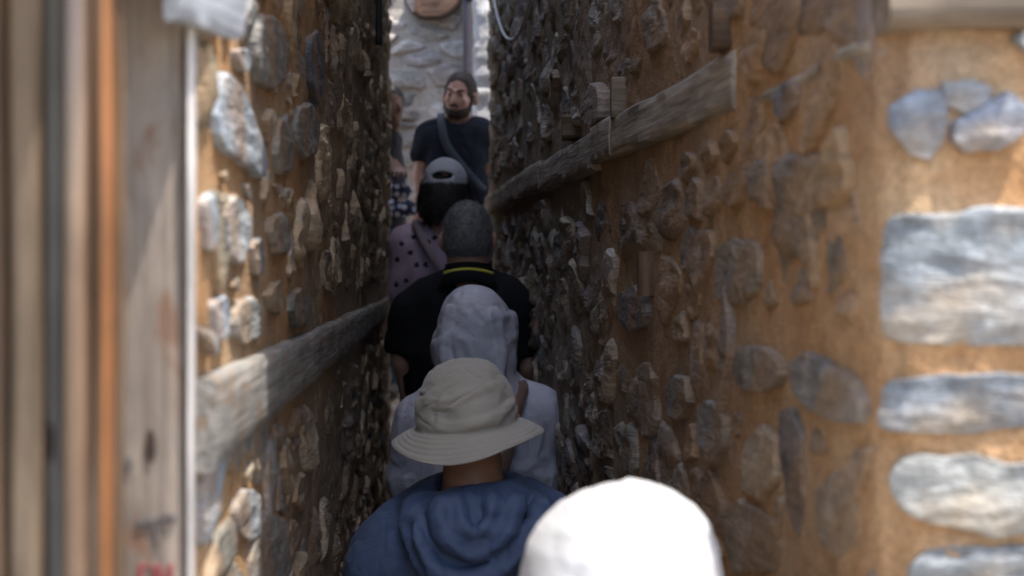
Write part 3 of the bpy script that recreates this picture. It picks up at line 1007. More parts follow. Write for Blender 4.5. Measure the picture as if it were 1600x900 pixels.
decal('knot', ellipse(201, 725, 5, 12, seed=2), yd, M['greymark'], post)
def stroke(x0, y0, x1, y1, w):
    d = np.array([x1 - x0, y1 - y0], float); d /= np.linalg.norm(d)
    nrm = np.array([-d[1], d[0]]) * w / 2
    a, b = np.array([x0, y0]), np.array([x1, y1])
    return [tuple(a + nrm), tuple(b + nrm), tuple(b - nrm), tuple(a - nrm)]
for s_ in ((212, 820, 236, 812, 9), (238, 816, 262, 804, 4), (262, 816, 272, 806, 9), (240, 812, 246, 850, 3)):
    decal('pencil_mark', stroke(*s_), yd, M['greymark'], post)
for s_ in ((219, 884, 219, 912, 9), (215, 884, 230, 884, 4), (236, 886, 252, 886, 5), (243, 886, 243, 912, 8), (250, 890, 258, 912, 6), (266, 882, 266, 912, 8)):
    decal('red_mark', stroke(*s_), yd, M['redmark'], post)

door = thing('wooden_door', 'varnished wooden door with an orange edge and shiny moulding at the left edge', 'door', (-0.4, 1.03, 0))
board('edge_board', 151, 168, 1.000, 0.014, 0.0, 2.5, M['varnish'], door, 51, bev=0.004)
# half-round moulding
ym = 1.016
xm0, xm1 = (101 - 800) / FPX * ym, (147 - 800) / FPX * ym
na = 18
th = np.linspace(0, np.pi, na)
rx = (xm1 - xm0) / 2
zs = np.linspace(0, 2.5, 60)
V = np.array([[z, -math.sin(t) * 0.012, rx * math.cos(t)] for z in zs for t in th])
i = np.arange(len(V)).reshape(len(zs), na)
q = np.stack([i[:-1, :-1], i[1:, :-1], i[1:, 1:], i[:-1, 1:]], -1).reshape(-1, 4)
mt = Matrix(((0, 0, 1, (xm0 + xm1) / 2), (0, 1, 0, ym), (1, 0, 0, 0), (0, 0, 0, 1)))
link('moulding', mesh_np('moulding', V, q), M['brown_gloss'], door, mt)
board('backing_board', 101, 150, 1.018, 0.04, 0.0, 2.5, M['tan_board'], door, 56)
board('board', 60, 100, 1.033, 0.04, 0.0, 2.5, M['grey_board'], door, 52)
board('board', 12, 59, 1.013, 0.04, 0.0, 2.5, M['tan_board'], door, 53)
for i_, (a, b) in enumerate(((-60, 10), (-180, -62), (-300, -182), (-420, -302))):
    board('board', a, b, 1.023, 0.04, 0.0, 2.5, M['dark_wood'] if i_ == 0 else M['tan_board'], door, 54 + i_)
board('gap_shade_strip', 168, 175, 1.10, 0.03, 0.0, 2.5, M['dark_wood'], door, 59)  # dark strip stands in for the shade between door and post
decal('knot', ellipse(75, 690, 8, 30, seed=4), 1.0305, M['knot'], door)

# jetty over the door: the joist end shows at the top, the boards above it keep the top of the door in shade
jet = thing('timber_jetty', 'pale grey joist end of the jetty sticking out at the top of the left wall', 'jetty', (-0.3, 1.3, 2.0))
a0 = np.array([-0.2575, 1.20, CZ + 0.189]); a1 = np.array([-0.231, 1.345, CZ + 0.190])
dx = 0.0075
timber('joist', (a0[0] - 0.008, a0[1], a0[2] + 0.045), (a1[0] - 0.010, a1[1], a1[2] + 0.045), 0.016, 0.09, M['joist'], jet, seed=61, bev=0.003)
timber('lintel', (-1.4, 1.27, CZ + 0.320), (-0.262, 1.27, CZ + 0.320), 0.16, 0.16, M['dark_wood'], jet, seed=62)
for k in range(9):
    y = 0.52 + k * 0.105
    timber('floor_board', (-1.6, y, CZ + 0.42), (-0.225, y, CZ + 0.42), 0.10, 0.03, M['dark_wood'], jet, seed=70 + k)
box_part('jetty_wall', (-3.0, 1.46, CZ + 0.44), (-0.36, 1.56, TOPL), M['lime'], jet)

# ------------------------------------------------------------------ far street wall
YW = 9.7
wallF = thing('stone_wall', 'pale coursed stone wall with cream mortar across the street at the end', 'wall', (-0.5, YW, 1.1))
pathF = Path([(-3.5, YW), (2.5, YW)], 0.02, side=-1)
r0 = np.random.default_rng(5)
seedsF = wall_seeds(1.6, 4.6, 1.0, 3.9, 0.30, 0.105, r0)
nF = len(seedsF)
offF = voronoi_cells(seedsF, 2.3, r0.uniform(0.004, 0.013, nF), 20, p=14, cap=0.12)
hF = r0.uniform(0.006, 0.035, nF)
VF, qF, tF = stone_meshes(pathF, seedsF, offF, hF, 5, [1.0, 0.93, 0.82, 0.6, 0.3], rough=0.010, ledge=0.004, tilt=0.06)
colF = palette(nF, r0, [(0.42, 0.39, 0.36), (0.54, 0.49, 0.43), (0.30, 0.29, 0.28), (0.60, 0.55, 0.49), (0.38, 0.34, 0.30), (0.48, 0.45, 0.41)], 0.15)
emit_stones(wallF, VF, qF, tF, colF, M['stone_far'], 250, flip=False)
mortar_sheet(wallF, pathF, np.linspace(0, 6, 300), 0.9, 5.0, 200, lambda S, V: 0 * S - 0.004, M['lime'], amp=0.012, seed=12)
box_part('wall_core', (-3.6, YW + 0.06, 0.5), (2.6, YW + 0.5, 4.9), M['lime'], wallF)

# pale plastered house corner on the right of the far street
ph = thing('plaster_wall', 'whitewashed rough plaster wall behind the end of the right wall', 'wall', (0.3, 9.0, 1.1))
pathP = Path([(-0.225, 9.6), (-0.225, 9.0), (1.6, 8.8)], 0.03, side=-1)
mortar_sheet(ph, pathP, np.linspace(0, pathP.L, 160), 0.9, 5.0, 220, lambda S, V: 0 * S, M['plaster'], amp=0.03, seed=19, name='plaster')
box_part('wall_core', (-0.17, 9.1, 0.5), (1.6, 9.6, 4.95), M['plaster'], ph)

# drain pipe
M['pipe'] = plain('dark violet grey painted metal', (0.085, 0.075, 0.095), 0.5, 0.4)
dp = at(730.5, 0, 8.9)
pipe = thing('drain_pipe', 'dark grey metal drain pipe standing before the pale stone wall', 'pipe', (dp[0], 8.9, 1.1))
tube('pipe_tube', [(dp[0], 8.9, z) for z in np.linspace(1.08, 4.9, 30)], 0.028, M['pipe'], pipe, 16)
for z in (1.9, 3.3, 4.4):
    tube('pipe_bracket', [(dp[0], 8.9, z), (dp[0], 8.9, z + 0.03)], 0.034, M['pipe'], pipe, 16)

# oval wooden sign
M['sign'] = wood_material('orange brown sign slab', (0.26, 0.12, 0.06), (0.42, 0.22, 0.12), (0.50, 0.29, 0.17), 0.5, 0.4)
M['bark'] = wood_material('bark rim', (0.06, 0.04, 0.03), (0.11, 0.075, 0.055), (0.17, 0.12, 0.09), 0.8, 0.2)
M['sapwood'] = wood_material('pale sapwood', (0.36, 0.29, 0.24), (0.47, 0.40, 0.34), (0.54, 0.48, 0.42), 0.6, 0.3)
M['ink'] = plain('burnt lettering', (0.10, 0.06, 0.045), 0.7)
ysg = 9.60
sc_ = ysg / FPX
sgc = at(676, -8, ysg)
sign = thing('wooden_sign', 'oval brown wooden slab sign with two lines of lettering on the far wall', 'sign', tuple(sgc))
def slab(name, cx, cy, rx, ry, y0, y1, mat, n=40, x_lo=None, x_hi=None, wob=0.03):
    pts = []
    for i in range(n):
        a = 2 * math.pi * i / n
        w = 1 + wob * math.sin(3 * a + 1) + wob * 0.6 * math.sin(7 * a)
        x, y = cx + rx * w * math.cos(a), cy + ry * w * math.sin(a)
        if x_lo is not None: x = max(x, x_lo)
        if x_hi is not None: x = min(x, x_hi)
        pts.append((x, y))
    A = np.array([at(x, y, ysg) for x, y in pts])
    F_ = A.copy(); F_[:, 1] = y0
    B_ = A.copy(); B_[:, 1] = y1
    c = F_.mean(0)
    inner = c + (F_ - c) * 0.96; inner[:, 1] = y0
    F2 = F_.copy(); F2[:, 1] = y0 + 0.006
    V = np.vstack([inner, F2, B_, c[None]])
    a = np.arange(n); b = (a + 1) % n
    f3 = np.stack([b, a, np.full(n, 3 * n)], -1)
    f4 = np.concatenate([np.stack([a, b, b + n, a + n], -1), np.stack([a + n, b + n, b + 2 * n, a + 2 * n], -1)])
    c3 = V.mean(0)
    return link(name, mesh_np(name, V - c3, [f3, f4], smooth=False), mat, sign, Matrix.Translation(c3))
slab('slab', 676, -8, 45, 39, 9.58, 9.66, M['bark'])
slab('face_board', 677, -9, 40, 36, 9.574, 9.60, M['sign'])
slab('sapwood_band', 655, -9, 21, 31, 9.571, 9.585, M['sapwood'], x_hi=648, wob=0.02)
r_ = random.Random(3)
def sdecal(pts):
    P = np.array([at(px, py, 9.5725) for px, py in pts])
    n = len(P)
    V = np.vstack([P, P + np.array([0, 0.01, 0])])
    a = np.arange(n); b = (a + 1) % n
    f4 = np.stack([a, b, b + n, a + n], -1)
    V = np.vstack([V, P.mean(0)[None]])
    f3 = np.stack([b, a, np.full(n, 2 * n)], -1)
    link('lettering', mesh_np('lettering', V, [f3, f4], smooth=False), M['ink'], sign)
for k in range(7):
    x = 660 + k * 4.0
    sdecal(stroke(x, 4, x + r_.uniform(-0.8, 0.8), 10, 1.5))
    if k % 2 == 0: sdecal(stroke(x, 4.6, x + 2.8, 4.6, 1.1))
    else: sdecal(stroke(x, 7.2, x + 2.6, 7.2, 1.1))
for k in range(10):
    x = 661 + k * 2.9
    sdecal(stroke(x, 16, x + r_.uniform(-0.5, 0.5), 19.5, 1.1))

# white block standing in for the sunlit patch of ground by the far wall
blk = thing('bright_patch_block', 'small bright patch block standing in for sunlit ground by the far wall', 'block', (-0.73, 9.4, 1.1))
M['bright_patch'] = clay_material('bright patch', (0.72, 0.73, 0.74), (0.62, 0.63, 0.64), (0.78, 0.78, 0.78))
timber('block', (-0.95, 9.4, 1.33), (-0.66, 9.4, 1.33), 0.25, 0.42, M['bright_patch'], blk, seed=91, bev=0.03, rough=0.012)

# ------------------------------------------------------------------ cables
M['cable'] = plain('pale cable sheath', (0.55, 0.54, 0.52), 0.5, 0.4, var=0.05, bmp=0.0)
M['black'] = plain('black cable sheath', (0.02, 0.02, 0.022), 0.6, 0.3)
pts = []
for t in np.linspace(0, 1, 40):
    px = 778 + (905 - 778) * t
    Y = 6.9 + (3.95 - 6.9) * t ** 0.8
    top = -95 + 0 * t
    py = 62 - 150 * (abs((px - 828) / 60)) ** 2.2
    pp = at(px, max(py, -170), Y)
    pp[0] = XR(Y) - 0.045 + 0.0 * t
    # keep the height read off the photograph, hang it just off the wall
    pts.append(pp)
o = tube('cable', pts, 0.006, M['cable'], None, 8)
tag(o, 'pale cable hanging in a loop on the upper right wall', 'cable')
pts = [at(572 + 12 * t + 4 * math.sin(t * 5), -120 + 190 * t, 5.2) + np.array([0.0, 0, 0]) for t in np.linspace(0, 1, 24)]
for p_ in pts: p_[0] = max(p_[0], XL(5.2) + 0.035)
o = tube('cable', pts, np.linspace(0.010, 0.013, 24), M['black'], None, 8)
tag(o, 'short black cable end hanging high on the left wall', 'cable')

# ------------------------------------------------------------------ people: distance fields meshed into one continuous skin per piece
class Field:
    def __init__(self, lo, hi, h):
        self.lo = np.array(lo, np.float32)
        self.h = h
        n = np.ceil((np.array(hi) - self.lo) / h).astype(int) + 1
        self.n = n
        self.f = np.full(n, 0.2, np.float32)
        self.ax = [self.lo[i] + h * np.arange(n[i], dtype=np.float32) for i in range(3)]
    def _block(self, lo, hi):
        a = np.maximum(np.floor((np.array(lo) - self.lo) / self.h).astype(int), 0)
        b = np.minimum(np.ceil((np.array(hi) - self.lo) / self.h).astype(int) + 1, self.n)
        if np.any(b <= a): return None
        sl = tuple(slice(i, j) for i, j in zip(a, b))
        X = self.ax[0][sl[0]][:, None, None]; Y = self.ax[1][sl[1]][None, :, None]; Z = self.ax[2][sl[2]][None, None, :]
        return sl, X, Y, Z
    def _join(self, sl, d, k, op):
        f = self.f[sl]
        if op == 'add':
            if k > 0:
                hh = np.clip(0.5 + 0.5 * (f - d) / k, 0, 1)
                self.f[sl] = f * (1 - hh) + d * hh - k * hh * (1 - hh)
            else:
                self.f[sl] = np.minimum(f, d)
        else:
            d = -d
            if k > 0:
                hh = np.clip(0.5 - 0.5 * (f - d) / k, 0, 1)
                self.f[sl] = f * (1 - hh) + d * hh + k * hh * (1 - hh)
            else:
                self.f[sl] = np.maximum(f, d)
    def cap(self, a, b, ra, rb=None, k=0.02, op='add', sy=1.0):
        """tapered limb from a to b; sy squashes it front to back"""
        rb = ra if rb is None else rb
        a = np.array(a, float); b = np.array(b, float)
        m = max(ra, rb) * max(1, sy) + k + 3 * self.h
        bl = self._block(np.minimum(a, b) - m, np.maximum(a, b) + m)
        if bl is None: return
        sl, X, Y, Z = bl
        d = b - a
        L2 = max(float(d @ d), 1e-9)
        yc = Y - a[1]
        t = np.clip(((X - a[0]) * d[0] + yc * d[1] + (Z - a[2]) * d[2]) / L2, 0, 1)
        dist = np.sqrt((X - a[0] - t * d[0]) ** 2 + ((yc - t * d[1]) / sy) ** 2 + (Z - a[2] - t * d[2]) ** 2) - (ra + (rb - ra) * t)
        self._join(sl, dist, k, op)
    def ell(self, c, r, k=0.02, op='add', rot=None):
        c = np.array(c, float); r = np.array(r, float)
        m = r.max() + k + 3 * self.h
        bl = self._block(c - m, c + m)
        if bl is None: return
        sl, X, Y, Z = bl
        X, Y, Z = X - c[0], Y - c[1], Z - c[2]
        if rot is not None:
            R = rot
            X, Y, Z = (R[0][0] * X + R[0][1] * Y + R[0][2] * Z, R[1][0] * X + R[1][1] * Y + R[1][2] * Z, R[2][0] * X + R[2][1] * Y + R[2][2] * Z)
        k0 = np.sqrt((X / r[0]) ** 2 + (Y / r[1]) ** 2 + (Z / r[2]) ** 2)
        k1 = np.sqrt((X / r[0] ** 2) ** 2 + (Y / r[1] ** 2) ** 2 + (Z / r[2] ** 2) ** 2) + 1e-9
        self._join(sl, (k0 * (k0 - 1) / k1).astype(np.float32), k, op)
    def chain(self, pts, r, k=0.01, op='add', sy=1.0):
        rr = np.broadcast_to(r, (len(pts),))
        for i in range(len(pts) - 1):
            self.cap(pts[i], pts[i + 1], rr[i], rr[i + 1], k, op, sy)
    def cut(self, nrm, off):
        """keep the side where n.p < off"""
        n = np.array(nrm, float); n /= np.linalg.norm(n)
        d = n[0] * self.ax[0][:, None, None] + n[1] * self.ax[1][None, :, None] + n[2] * self.ax[2][None, None, :] - off
        self.f = np.maximum(self.f, d.astype(np.float32))
    def shell(self, t):
        self.f = np.abs(self.f) - t
    def mesh(self, name):
        f = self.f.copy()
        f[0] = f[-1] = np.maximum(f[0], 0.01); f[-1] = np.maximum(f[-1], 0.01)
        f[:, 0] = np.maximum(f[:, 0], 0.01); f[:, -1] = np.maximum(f[:, -1], 0.01)
        f[:, :, 0] = np.maximum(f[:, :, 0], 0.01); f[:, :, -1] = np.maximum(f[:, :, -1], 0.01)
        s = f < 0
        nx, ny, nz = f.shape
        cnt = np.zeros((nx - 1, ny - 1, nz - 1), np.int8)
        for dx in (0, 1):
            for dy in (0, 1):
                for dz in (0, 1):
                    cnt += s[dx:nx - 1 + dx, dy:ny - 1 + dy, dz:nz - 1 + dz]
        act = (cnt > 0) & (cnt < 8)
        I, J, K = np.nonzero(act)
        idx = np.full(act.shape, -1, np.int32)
        idx[I, J, K] = np.arange(len(I))
        acc = np.zeros((len(I), 3), np.float32); num = np.zeros(len(I), np.float32)
        cor = [(a, b, c) for a in (0, 1) for b in (0, 1) for c in (0, 1)]
        vals = {c: f[I + c[0], J + c[1], K + c[2]] for c in cor}
        for c in cor:
            for axis in range(3):
                if c[axis] == 0:
                    e = list(c); e[axis] = 1; e = tuple(e)
                    f0, f1 = vals[c], vals[e]
                    m = (f0 < 0) != (f1 < 0)
                    t = np.where(m, f0 / np.where(m, f0 - f1, 1), 0)
                    p = np.array(c, np.float32)[None].repeat(len(I), 0)
                    p[:, axis] += t
                    acc += p * m[:, None]; num += m
        V = (np.stack([I, J, K], -1) + acc / num[:, None]) * self.h + self.lo
        quads = []
        for axis in range(3):
            u, v = [(1, 2), (2, 0), (0, 1)][axis]
            s0 = np.take(s, range(0, f.shape[axis] - 1), axis); s1 = np.take(s, range(1, f.shape[axis]), axis)
            ch = s0 != s1
            P = np.stack(np.nonzero(ch), -1)
            ok = (P[:, u] > 0) & (P[:, v] > 0) & (P[:, u] < f.shape[u] - 1) & (P[:, v] < f.shape[v] - 1)
            P = P[ok]
            ins = s0[P[:, 0], P[:, 1], P[:, 2]]
            def cell(du, dv):
                Q = P.copy(); Q[:, u] -= du; Q[:, v] -= dv
                return idx[Q[:, 0], Q[:, 1], Q[:, 2]]
            q = np.stack([cell(1, 1), cell(0, 1), cell(0, 0), cell(1, 0)], -1)
            q[~ins] = q[~ins][:, ::-1]
            quads.append(q)
        q = np.concatenate(quads)
        # two passes of light smoothing
        q = q[(q >= 0).all(1)]
        for _ in range(2):
            S = np.zeros_like(V); C = np.zeros(len(V), np.float32)
            for a, b in ((0, 1), (1, 2), (2, 3), (3, 0)):
                np.add.at(S, q[:, a], V[q[:, b]]); np.add.at(C, q[:, a], 1)
                np.add.at(S, q[:, b], V[q[:, a]]); np.add.at(C, q[:, b], 1)
            V = V * 0.5 + 0.5 * S / np.maximum(C, 1)[:, None]
        return mesh_np(name, V, q)

def displace(me, fn):
    co, no = vcoords(me), vnormals(me)
    co = co + no * fn(co, no)[:, None]
    me.vertices.foreach_set('co', co.astype(np.float32).ravel())
    me.update()

def crumple(freq, amp, stretch=(1, 1, 1), seed=0, warp=0.35):
    st_ = np.array(stretch, np.float32) * freq
    def fn(co, no):
        wv = np.stack([fbm(co * freq * 0.6 + 7 * i, 2, seed + 20 + i) for i in range(3)], -1)
        n = vnoise(co * st_ + wv * warp * 3, seed)
        n2 = vnoise(co * st_ * 2.1 + wv * warp * 4, seed + 3)
        return amp * ((1 - 2.2 * np.abs(n)) + 0.45 * (1 - 2.2 * np.abs(n2)) - 0.9 * np.exp(-np.abs(vnoise(co * st_ * 1.3 + wv * warp * 5 + 31.0, seed + 8)) * 14))
    return fn

def fuzz(me, n, length, width, droop=0.6, seed=0, out=0.6):
    """short strands standing out of a hair surface, added to its mesh"""
    r0 = np.random.default_rng(seed)
    co, no = vcoords(me), vnormals(me)
    nq = len(me.polygons)
    q = np.zeros(nq * 4, np.int32); me.polygons.foreach_get('vertices', q)
    q = q.reshape(-1, 4)
    k = r0.integers(0, nq, n)
    w = r0.dirichlet([1, 1, 1, 1], n)[..., None]
    b = (co[q[k]] * w).sum(1); nn = (no[q[k]] * w).sum(1)
    nn /= np.linalg.norm(nn, axis=1)[:, None] + 1e-9
    d = nn * out + np.array([0, 0, -droop]) + r0.normal(0, 0.35, (n, 3))
    d -= nn * np.minimum((d * nn).sum(1) - 0.15, 0)[:, None]
    d /= np.linalg.norm(d, axis=1)[:, None]
    L = length * r0.uniform(0.5, 1.2, n)[:, None]
    sd = np.cross(d, nn + r0.normal(0, 0.3, (n, 3))); sd /= np.linalg.norm(sd, axis=1)[:, None] + 1e-9
    V = np.stack([b - sd * width / 2 - nn * 0.001, b + sd * width / 2 - nn * 0.001, b + d * L], 1).reshape(-1, 3)
    f3 = np.arange(n * 3).reshape(-1, 3) + len(co)
    return mesh_np(me.name, np.vstack([co, V]), [q, f3])

class Frame:
    """positions read off the photograph at one person's distance"""
    def __init__(self, d):
        self.d = d; self.s = d / FPX
    def __call__(self, px, py, dy=0.0):
        return np.array([(px - 800) * self.s, self.d + dy, CZ + (HOR - py) * self.s])

def legs(F, x, y, hip, ground, half=0.09, r=(0.088, 0.06, 0.05), stride=0.10, k=0.03):
    for s_, st_ in ((-1, stride), (1, -stride * 0.6)):
        kx = x + s_ * half
        F.cap((kx, y, hip), (kx, y + st_ * 0.6 + 0.03, ground + (hip - ground) * 0.52), r[0], r[1], k)
        F.cap((kx, y + st_ * 0.6 + 0.03, ground + (hip - ground) * 0.52), (kx, y + st_, ground + 0.08), r[1], r[2], k)

def shoes(parent, x, y, ground, half, stride, face, mat):
    for s_, st_ in ((-1, stride), (1, -stride * 0.6)):
        c = (x + s_ * half, y + st_ + 0.05 * face, ground + 0.045)
        F = Field((c[0] - 0.08, c[1] - 0.2, ground - 0.02), (c[0] + 0.08, c[1] + 0.2, ground + 0.16), 0.011)
        F.ell(c, (0.045, 0.13, 0.042), 0.01)
        F.cap((c[0], c[1] - 0.05 * face, ground + 0.05), (c[0], c[1] - 0.05 * face, ground + 0.11), 0.045, 0.045, 0.02)
        F.cut((0, 0, -1), -(ground + 0.012))
        link('shoe', F.mesh('shoe'), mat, parent)

def hand(F, wrist, down, side, fwd, s=1.0):
    """palm, four unequal bent fingers and a thumb; down/side/fwd are unit vectors"""
    w, dn, sd, fw = (np.array(v, float) for v in (wrist, down, side, fwd))
    pc = w + dn * 0.05 * s
    for o_ in (-0.028, -0.009, 0.010, 0.029):
        F.cap(w + sd * o_ * 0.6 * s, pc + sd * o_ * s + dn * 0.035 * s, 0.014 * s, 0.012 * s, 0.012)
    for o_, L in ((-0.031, 0.062), (-0.010, 0.074), (0.011, 0.080), (0.032, 0.070)):
        a = pc + sd * o_ * s + dn * 0.04 * s
        b = a + (dn * 0.85 + fw * 0.35) * L * 0.5 * s
        c = b + (dn * 0.55 + fw * 0.75) * L * 0.5 * s
        F.cap(a, b, 0.0092 * s, 0.0085 * s, 0.003); F.cap(b, c, 0.0085 * s, 0.007 * s, 0.003)
    a = w + sd * 0.026 * s + dn * 0.025 * s
    b = a + (sd * 0.55 + dn * 0.7 + fw * 0.4) * 0.042 * s
    F.cap(a, b, 0.013 * s, 0.010 * s, 0.008)
    F.cap(b, b + (dn * 0.8 + fw * 0.5) * 0.03 * s, 0.010 * s, 0.008 * s, 0.004)

def add_arm(F, sh, el, wr, r, k=0.03, with_hand=True, side=1, fwd=(0, 1, 0)):
    F.cap(sh, el, r[0], r[1], k); F.cap(el, wr, r[1] * 0.98, r[2], 0.015)
    if with_hand:
        d = np.array(wr) - np.array(el); d = d / np.linalg.norm(d)
        fw = np.array(fwd, float); fw = fw - d * (fw @ d); fw /= np.linalg.norm(fw)
        sd = np.cross(d, fw) * side
        hand(F, wr, d, sd, fw)

def revolve(name, prof, centre, mat, parent, na=72, sx=1.0, sy=1.12, wob=None, tilt=None, thick=0.003, disp=None):
    """hat-like surface: prof list of (r,z); wob(theta, j)-> (dr,dz); given a real thickness"""
    prof = np.array(prof, float)
    # resample the profile
    seg = np.linalg.norm(np.diff(prof, axis=0), axis=1)
    s = np.concatenate([[0], np.cumsum(seg)])
    t = np.linspace(0, s[-1], 120)
    R = np.interp(t, s, prof[:, 0]); Z = np.interp(t, s, prof[:, 1])
    ker = np.array([1, 2, 3, 2, 1]) / 9
    R2 = np.convolve(np.pad(R, 2, 'edge'), ker, 'valid'); Z2 = np.convolve(np.pad(Z, 2, 'edge'), ker, 'valid')
    R2[0], R2[-1] = max(R[0], 0.002), R[-1]; Z2[-1] = Z[-1]
    th = np.linspace(0, 2 * np.pi, na, endpoint=False)
    RR = np.repeat(R2[:, None], na, 1); ZZ = np.repeat(Z2[:, None], na, 1)
    if wob is not None:
        dr, dz = wob(th[None], np.linspace(0, 1, 120)[:, None], RR, ZZ)
        RR = RR + dr; ZZ = ZZ + dz
    P = np.stack([RR * np.cos(th) * sx, RR * np.sin(th) * sy, ZZ], -1)
    n = 120
    i = np.arange(n * na).reshape(n, na)
    j = np.roll(i, -1, 1)
    q = np.stack([i[:-1], i[1:], j[1:], j[:-1]], -1).reshape(-1, 4)
    V = np.vstack([P.reshape(-1, 3), [[0, 0, ZZ[0].mean()]]])
    tri = np.stack([i[0], j[0], np.full(na, n * na)], -1)
    me = mesh_np(name, V, [q, tri])
    if disp is not None:
        displace(me, disp)
    M4 = Matrix.Translation(centre) @ (tilt if tilt is not None else Matrix())
    o = link(name, me, mat, parent, M4)
    md = o.modifiers.new('thickness', 'SOLIDIFY'); md.thickness = thick; md.offset = 1.0
    md2 = o.modifiers.new('soft', 'SUBSURF'); md2.levels = 1; md2.render_levels = 1
    return o

def strip(name, pts, nrms, width, thick, mat, parent):
    """flat strap along pts; nrms = outward normals"""
    pts = np.array(pts, float); nrms = np.array(nrms, float)
    nrms = nrms / np.linalg.norm(nrms, axis=1)[:, None]
    tan = np.gradient(pts, axis=0); tan /= np.linalg.norm(tan, axis=1)[:, None]
    sd = np.cross(tan, nrms); sd /= np.linalg.norm(sd, axis=1)[:, None]
    sec = [(-1, 0), (-0.94, 1), (0.94, 1), (1, 0)]
    V = np.stack([pts + sd * width / 2 * a + nrms * thick * b for a, b in sec], 1).reshape(-1, 3)
    n = len(pts)
    a_ = np.arange(4); b_ = (a_ + 1) % 4
    q = np.concatenate([np.stack([i * 4 + a_, i * 4 + b_, (i + 1) * 4 + b_, (i + 1) * 4 + a_], -1) for i in range(n - 1)])
    me = mesh_np(name, V, q)
    return link(name, me, mat, parent)

def curve3(pts, n=40):
    """Catmull-Rom through pts"""
    P = np.array(pts, float)
    P = np.vstack([2 * P[0] - P[1], P, 2 * P[-1] - P[-2]])
    out = []
    m = len(P) - 3
    for i in range(m):
        p0, p1, p2, p3 = P[i:i + 4]
        for t in np.linspace(0, 1, max(2, n // m), endpoint=(i == m - 1)):
            out.append(0.5 * ((2 * p1) + (-p0 + p2) * t + (2 * p0 - 5 * p1 + 4 * p2 - p3) * t * t + (-p0 + 3 * p1 - 3 * p2 + p3) * t ** 3))
    return np.array(out)

QG = 'people queueing up the alley'
SK = {'tan': skin_material('tanned skin', (0.44, 0.235, 0.145)), 'fair': skin_material('fair skin', (0.58, 0.36, 0.28)), 'shaded': skin_material('dusky skin', (0.15, 0.088, 0.062)), 'mid': skin_material('skin', (0.50, 0.30, 0.21))}  # half hidden person's skin is darkened to imitate standing in shade
MC = {}
MC['blue'] = cloth_material('blue nylon jacket', (0.088, 0.128, 0.225), 0.12, 0.55, 1200, 0.05, 0.35, wrinkle=0.4, wscale=12)
MC['beige'] = cloth_material('beige cotton hat', (0.43, 0.39, 0.325), 0.10, 0.9, 700, 0.2, 0.15, wrinkle=0.12, wscale=20)
MC['white'] = cloth_material('white cotton hat', (0.47, 0.47, 0.468), 0.05, 0.9, 700, 0.1, 0.15)
MC['lilac'] = cloth_material('lilac grey windbreaker', (0.50, 0.49, 0.545), 0.08, 0.5, 1200, 0.05, 0.4, wrinkle=0.5, wscale=15)
MC['black'] = cloth_material('black polo cotton', (0.014, 0.014, 0.016), 0.15, 0.9, 900, 0.0, 0.1)
MC['yellow'] = cloth_material('yellow collar stripe', (0.62, 0.56, 0.08), 0.05, 0.8)
MC['navy'] = cloth_material('black navy t shirt', (0.022, 0.025, 0.036), 0.15, 0.9, 900, 0.0, 0.12, wrinkle=0.3, wscale=16)
MC['dark'] = cloth_material('dark cloth', (0.03, 0.03, 0.036), 0.15, 0.9)
MC['jeans'] = cloth_material('blue denim', (0.07, 0.10, 0.17), 0.2, 0.9)
MC['khaki'] = cloth_material('khaki cotton', (0.22, 0.19, 0.14), 0.15, 0.9)
MC['capgrey'] = cloth_material('grey cap cotton', (0.40, 0.40, 0.44), 0.1, 0.85, 700, 0.1, 0.2)
MC['strapgrey'] = cloth_material('blue grey webbing', (0.06, 0.075, 0.095), 0.1, 0.7)
MC['strapbrown'] = cloth_material('brown leather strap', (0.17, 0.10, 0.075), 0.1, 0.6)
MC['strapmauve'] = cloth_material('mauve strap', (0.20, 0.155, 0.175), 0.1, 0.7)
def star_print(nt, base):
    v = N(nt, 'ShaderNodeTexVoronoi', _voronoi_dimensions='2D', Scale=14.0, Randomness=1.0)
    nt.links.new(coords(nt, (1, 1, 1), rot=(math.radians(90), 0, 0)), v.inputs['Vector'])
    w = noise(nt, coords(nt), 160, 2, 0.5)
    a = N(nt, 'ShaderNodeMath', _operation='MULTIPLY_ADD'); a.inputs[1].default_value = 0.24
    nt.links.new(w, a.inputs[0]); nt.links.new(v.outputs['Distance'], a.inputs[2])
    f = ramp(nt, a.outputs[0], [(0.25, g(1)), (0.275, g(0))])
    return mix(nt, f, base, (0.03, 0.025, 0.035))
MC['mauve'] = cloth_material('mauve blouse with dark stars', (0.37, 0.275, 0.34), 0.1, 0.85, 900, 0.1, 0.2, patt=star_print, wrinkle=0.25, wscale=10)
def dot_print(nt, base):
    v = N(nt, 'ShaderNodeTexVoronoi', _voronoi_dimensions='2D', Scale=26.0, Randomness=0.6)
    nt.links.new(coords(nt, (1, 1, 1), rot=(math.radians(90), 0, 0)), v.inputs['Vector'])
    f = ramp(nt, v.outputs['Distance'], [(0.33, g(1)), (0.40, g(0))])
    c = N(nt, 'ShaderNodeSeparateColor'); nt.links.new(v.outputs['Color'], c.inputs[0])
    dots = ramp(nt, c.outputs[0], [(0.0, (0.50, 0.52, 0.58)), (0.55, (0.45, 0.18, 0.10)), (0.7, (0.35, 0.42, 0.55)), (0.9, (0.55, 0.42, 0.32))])
    dots.node.color_ramp.interpolation = 'CONSTANT'
    return mix(nt, f, base, dots)
MC['tote'] = cloth_material('navy tote print', (0.035, 0.04, 0.085), 0.1, 0.8, 900, 0.0, 0.2, patt=dot_print)
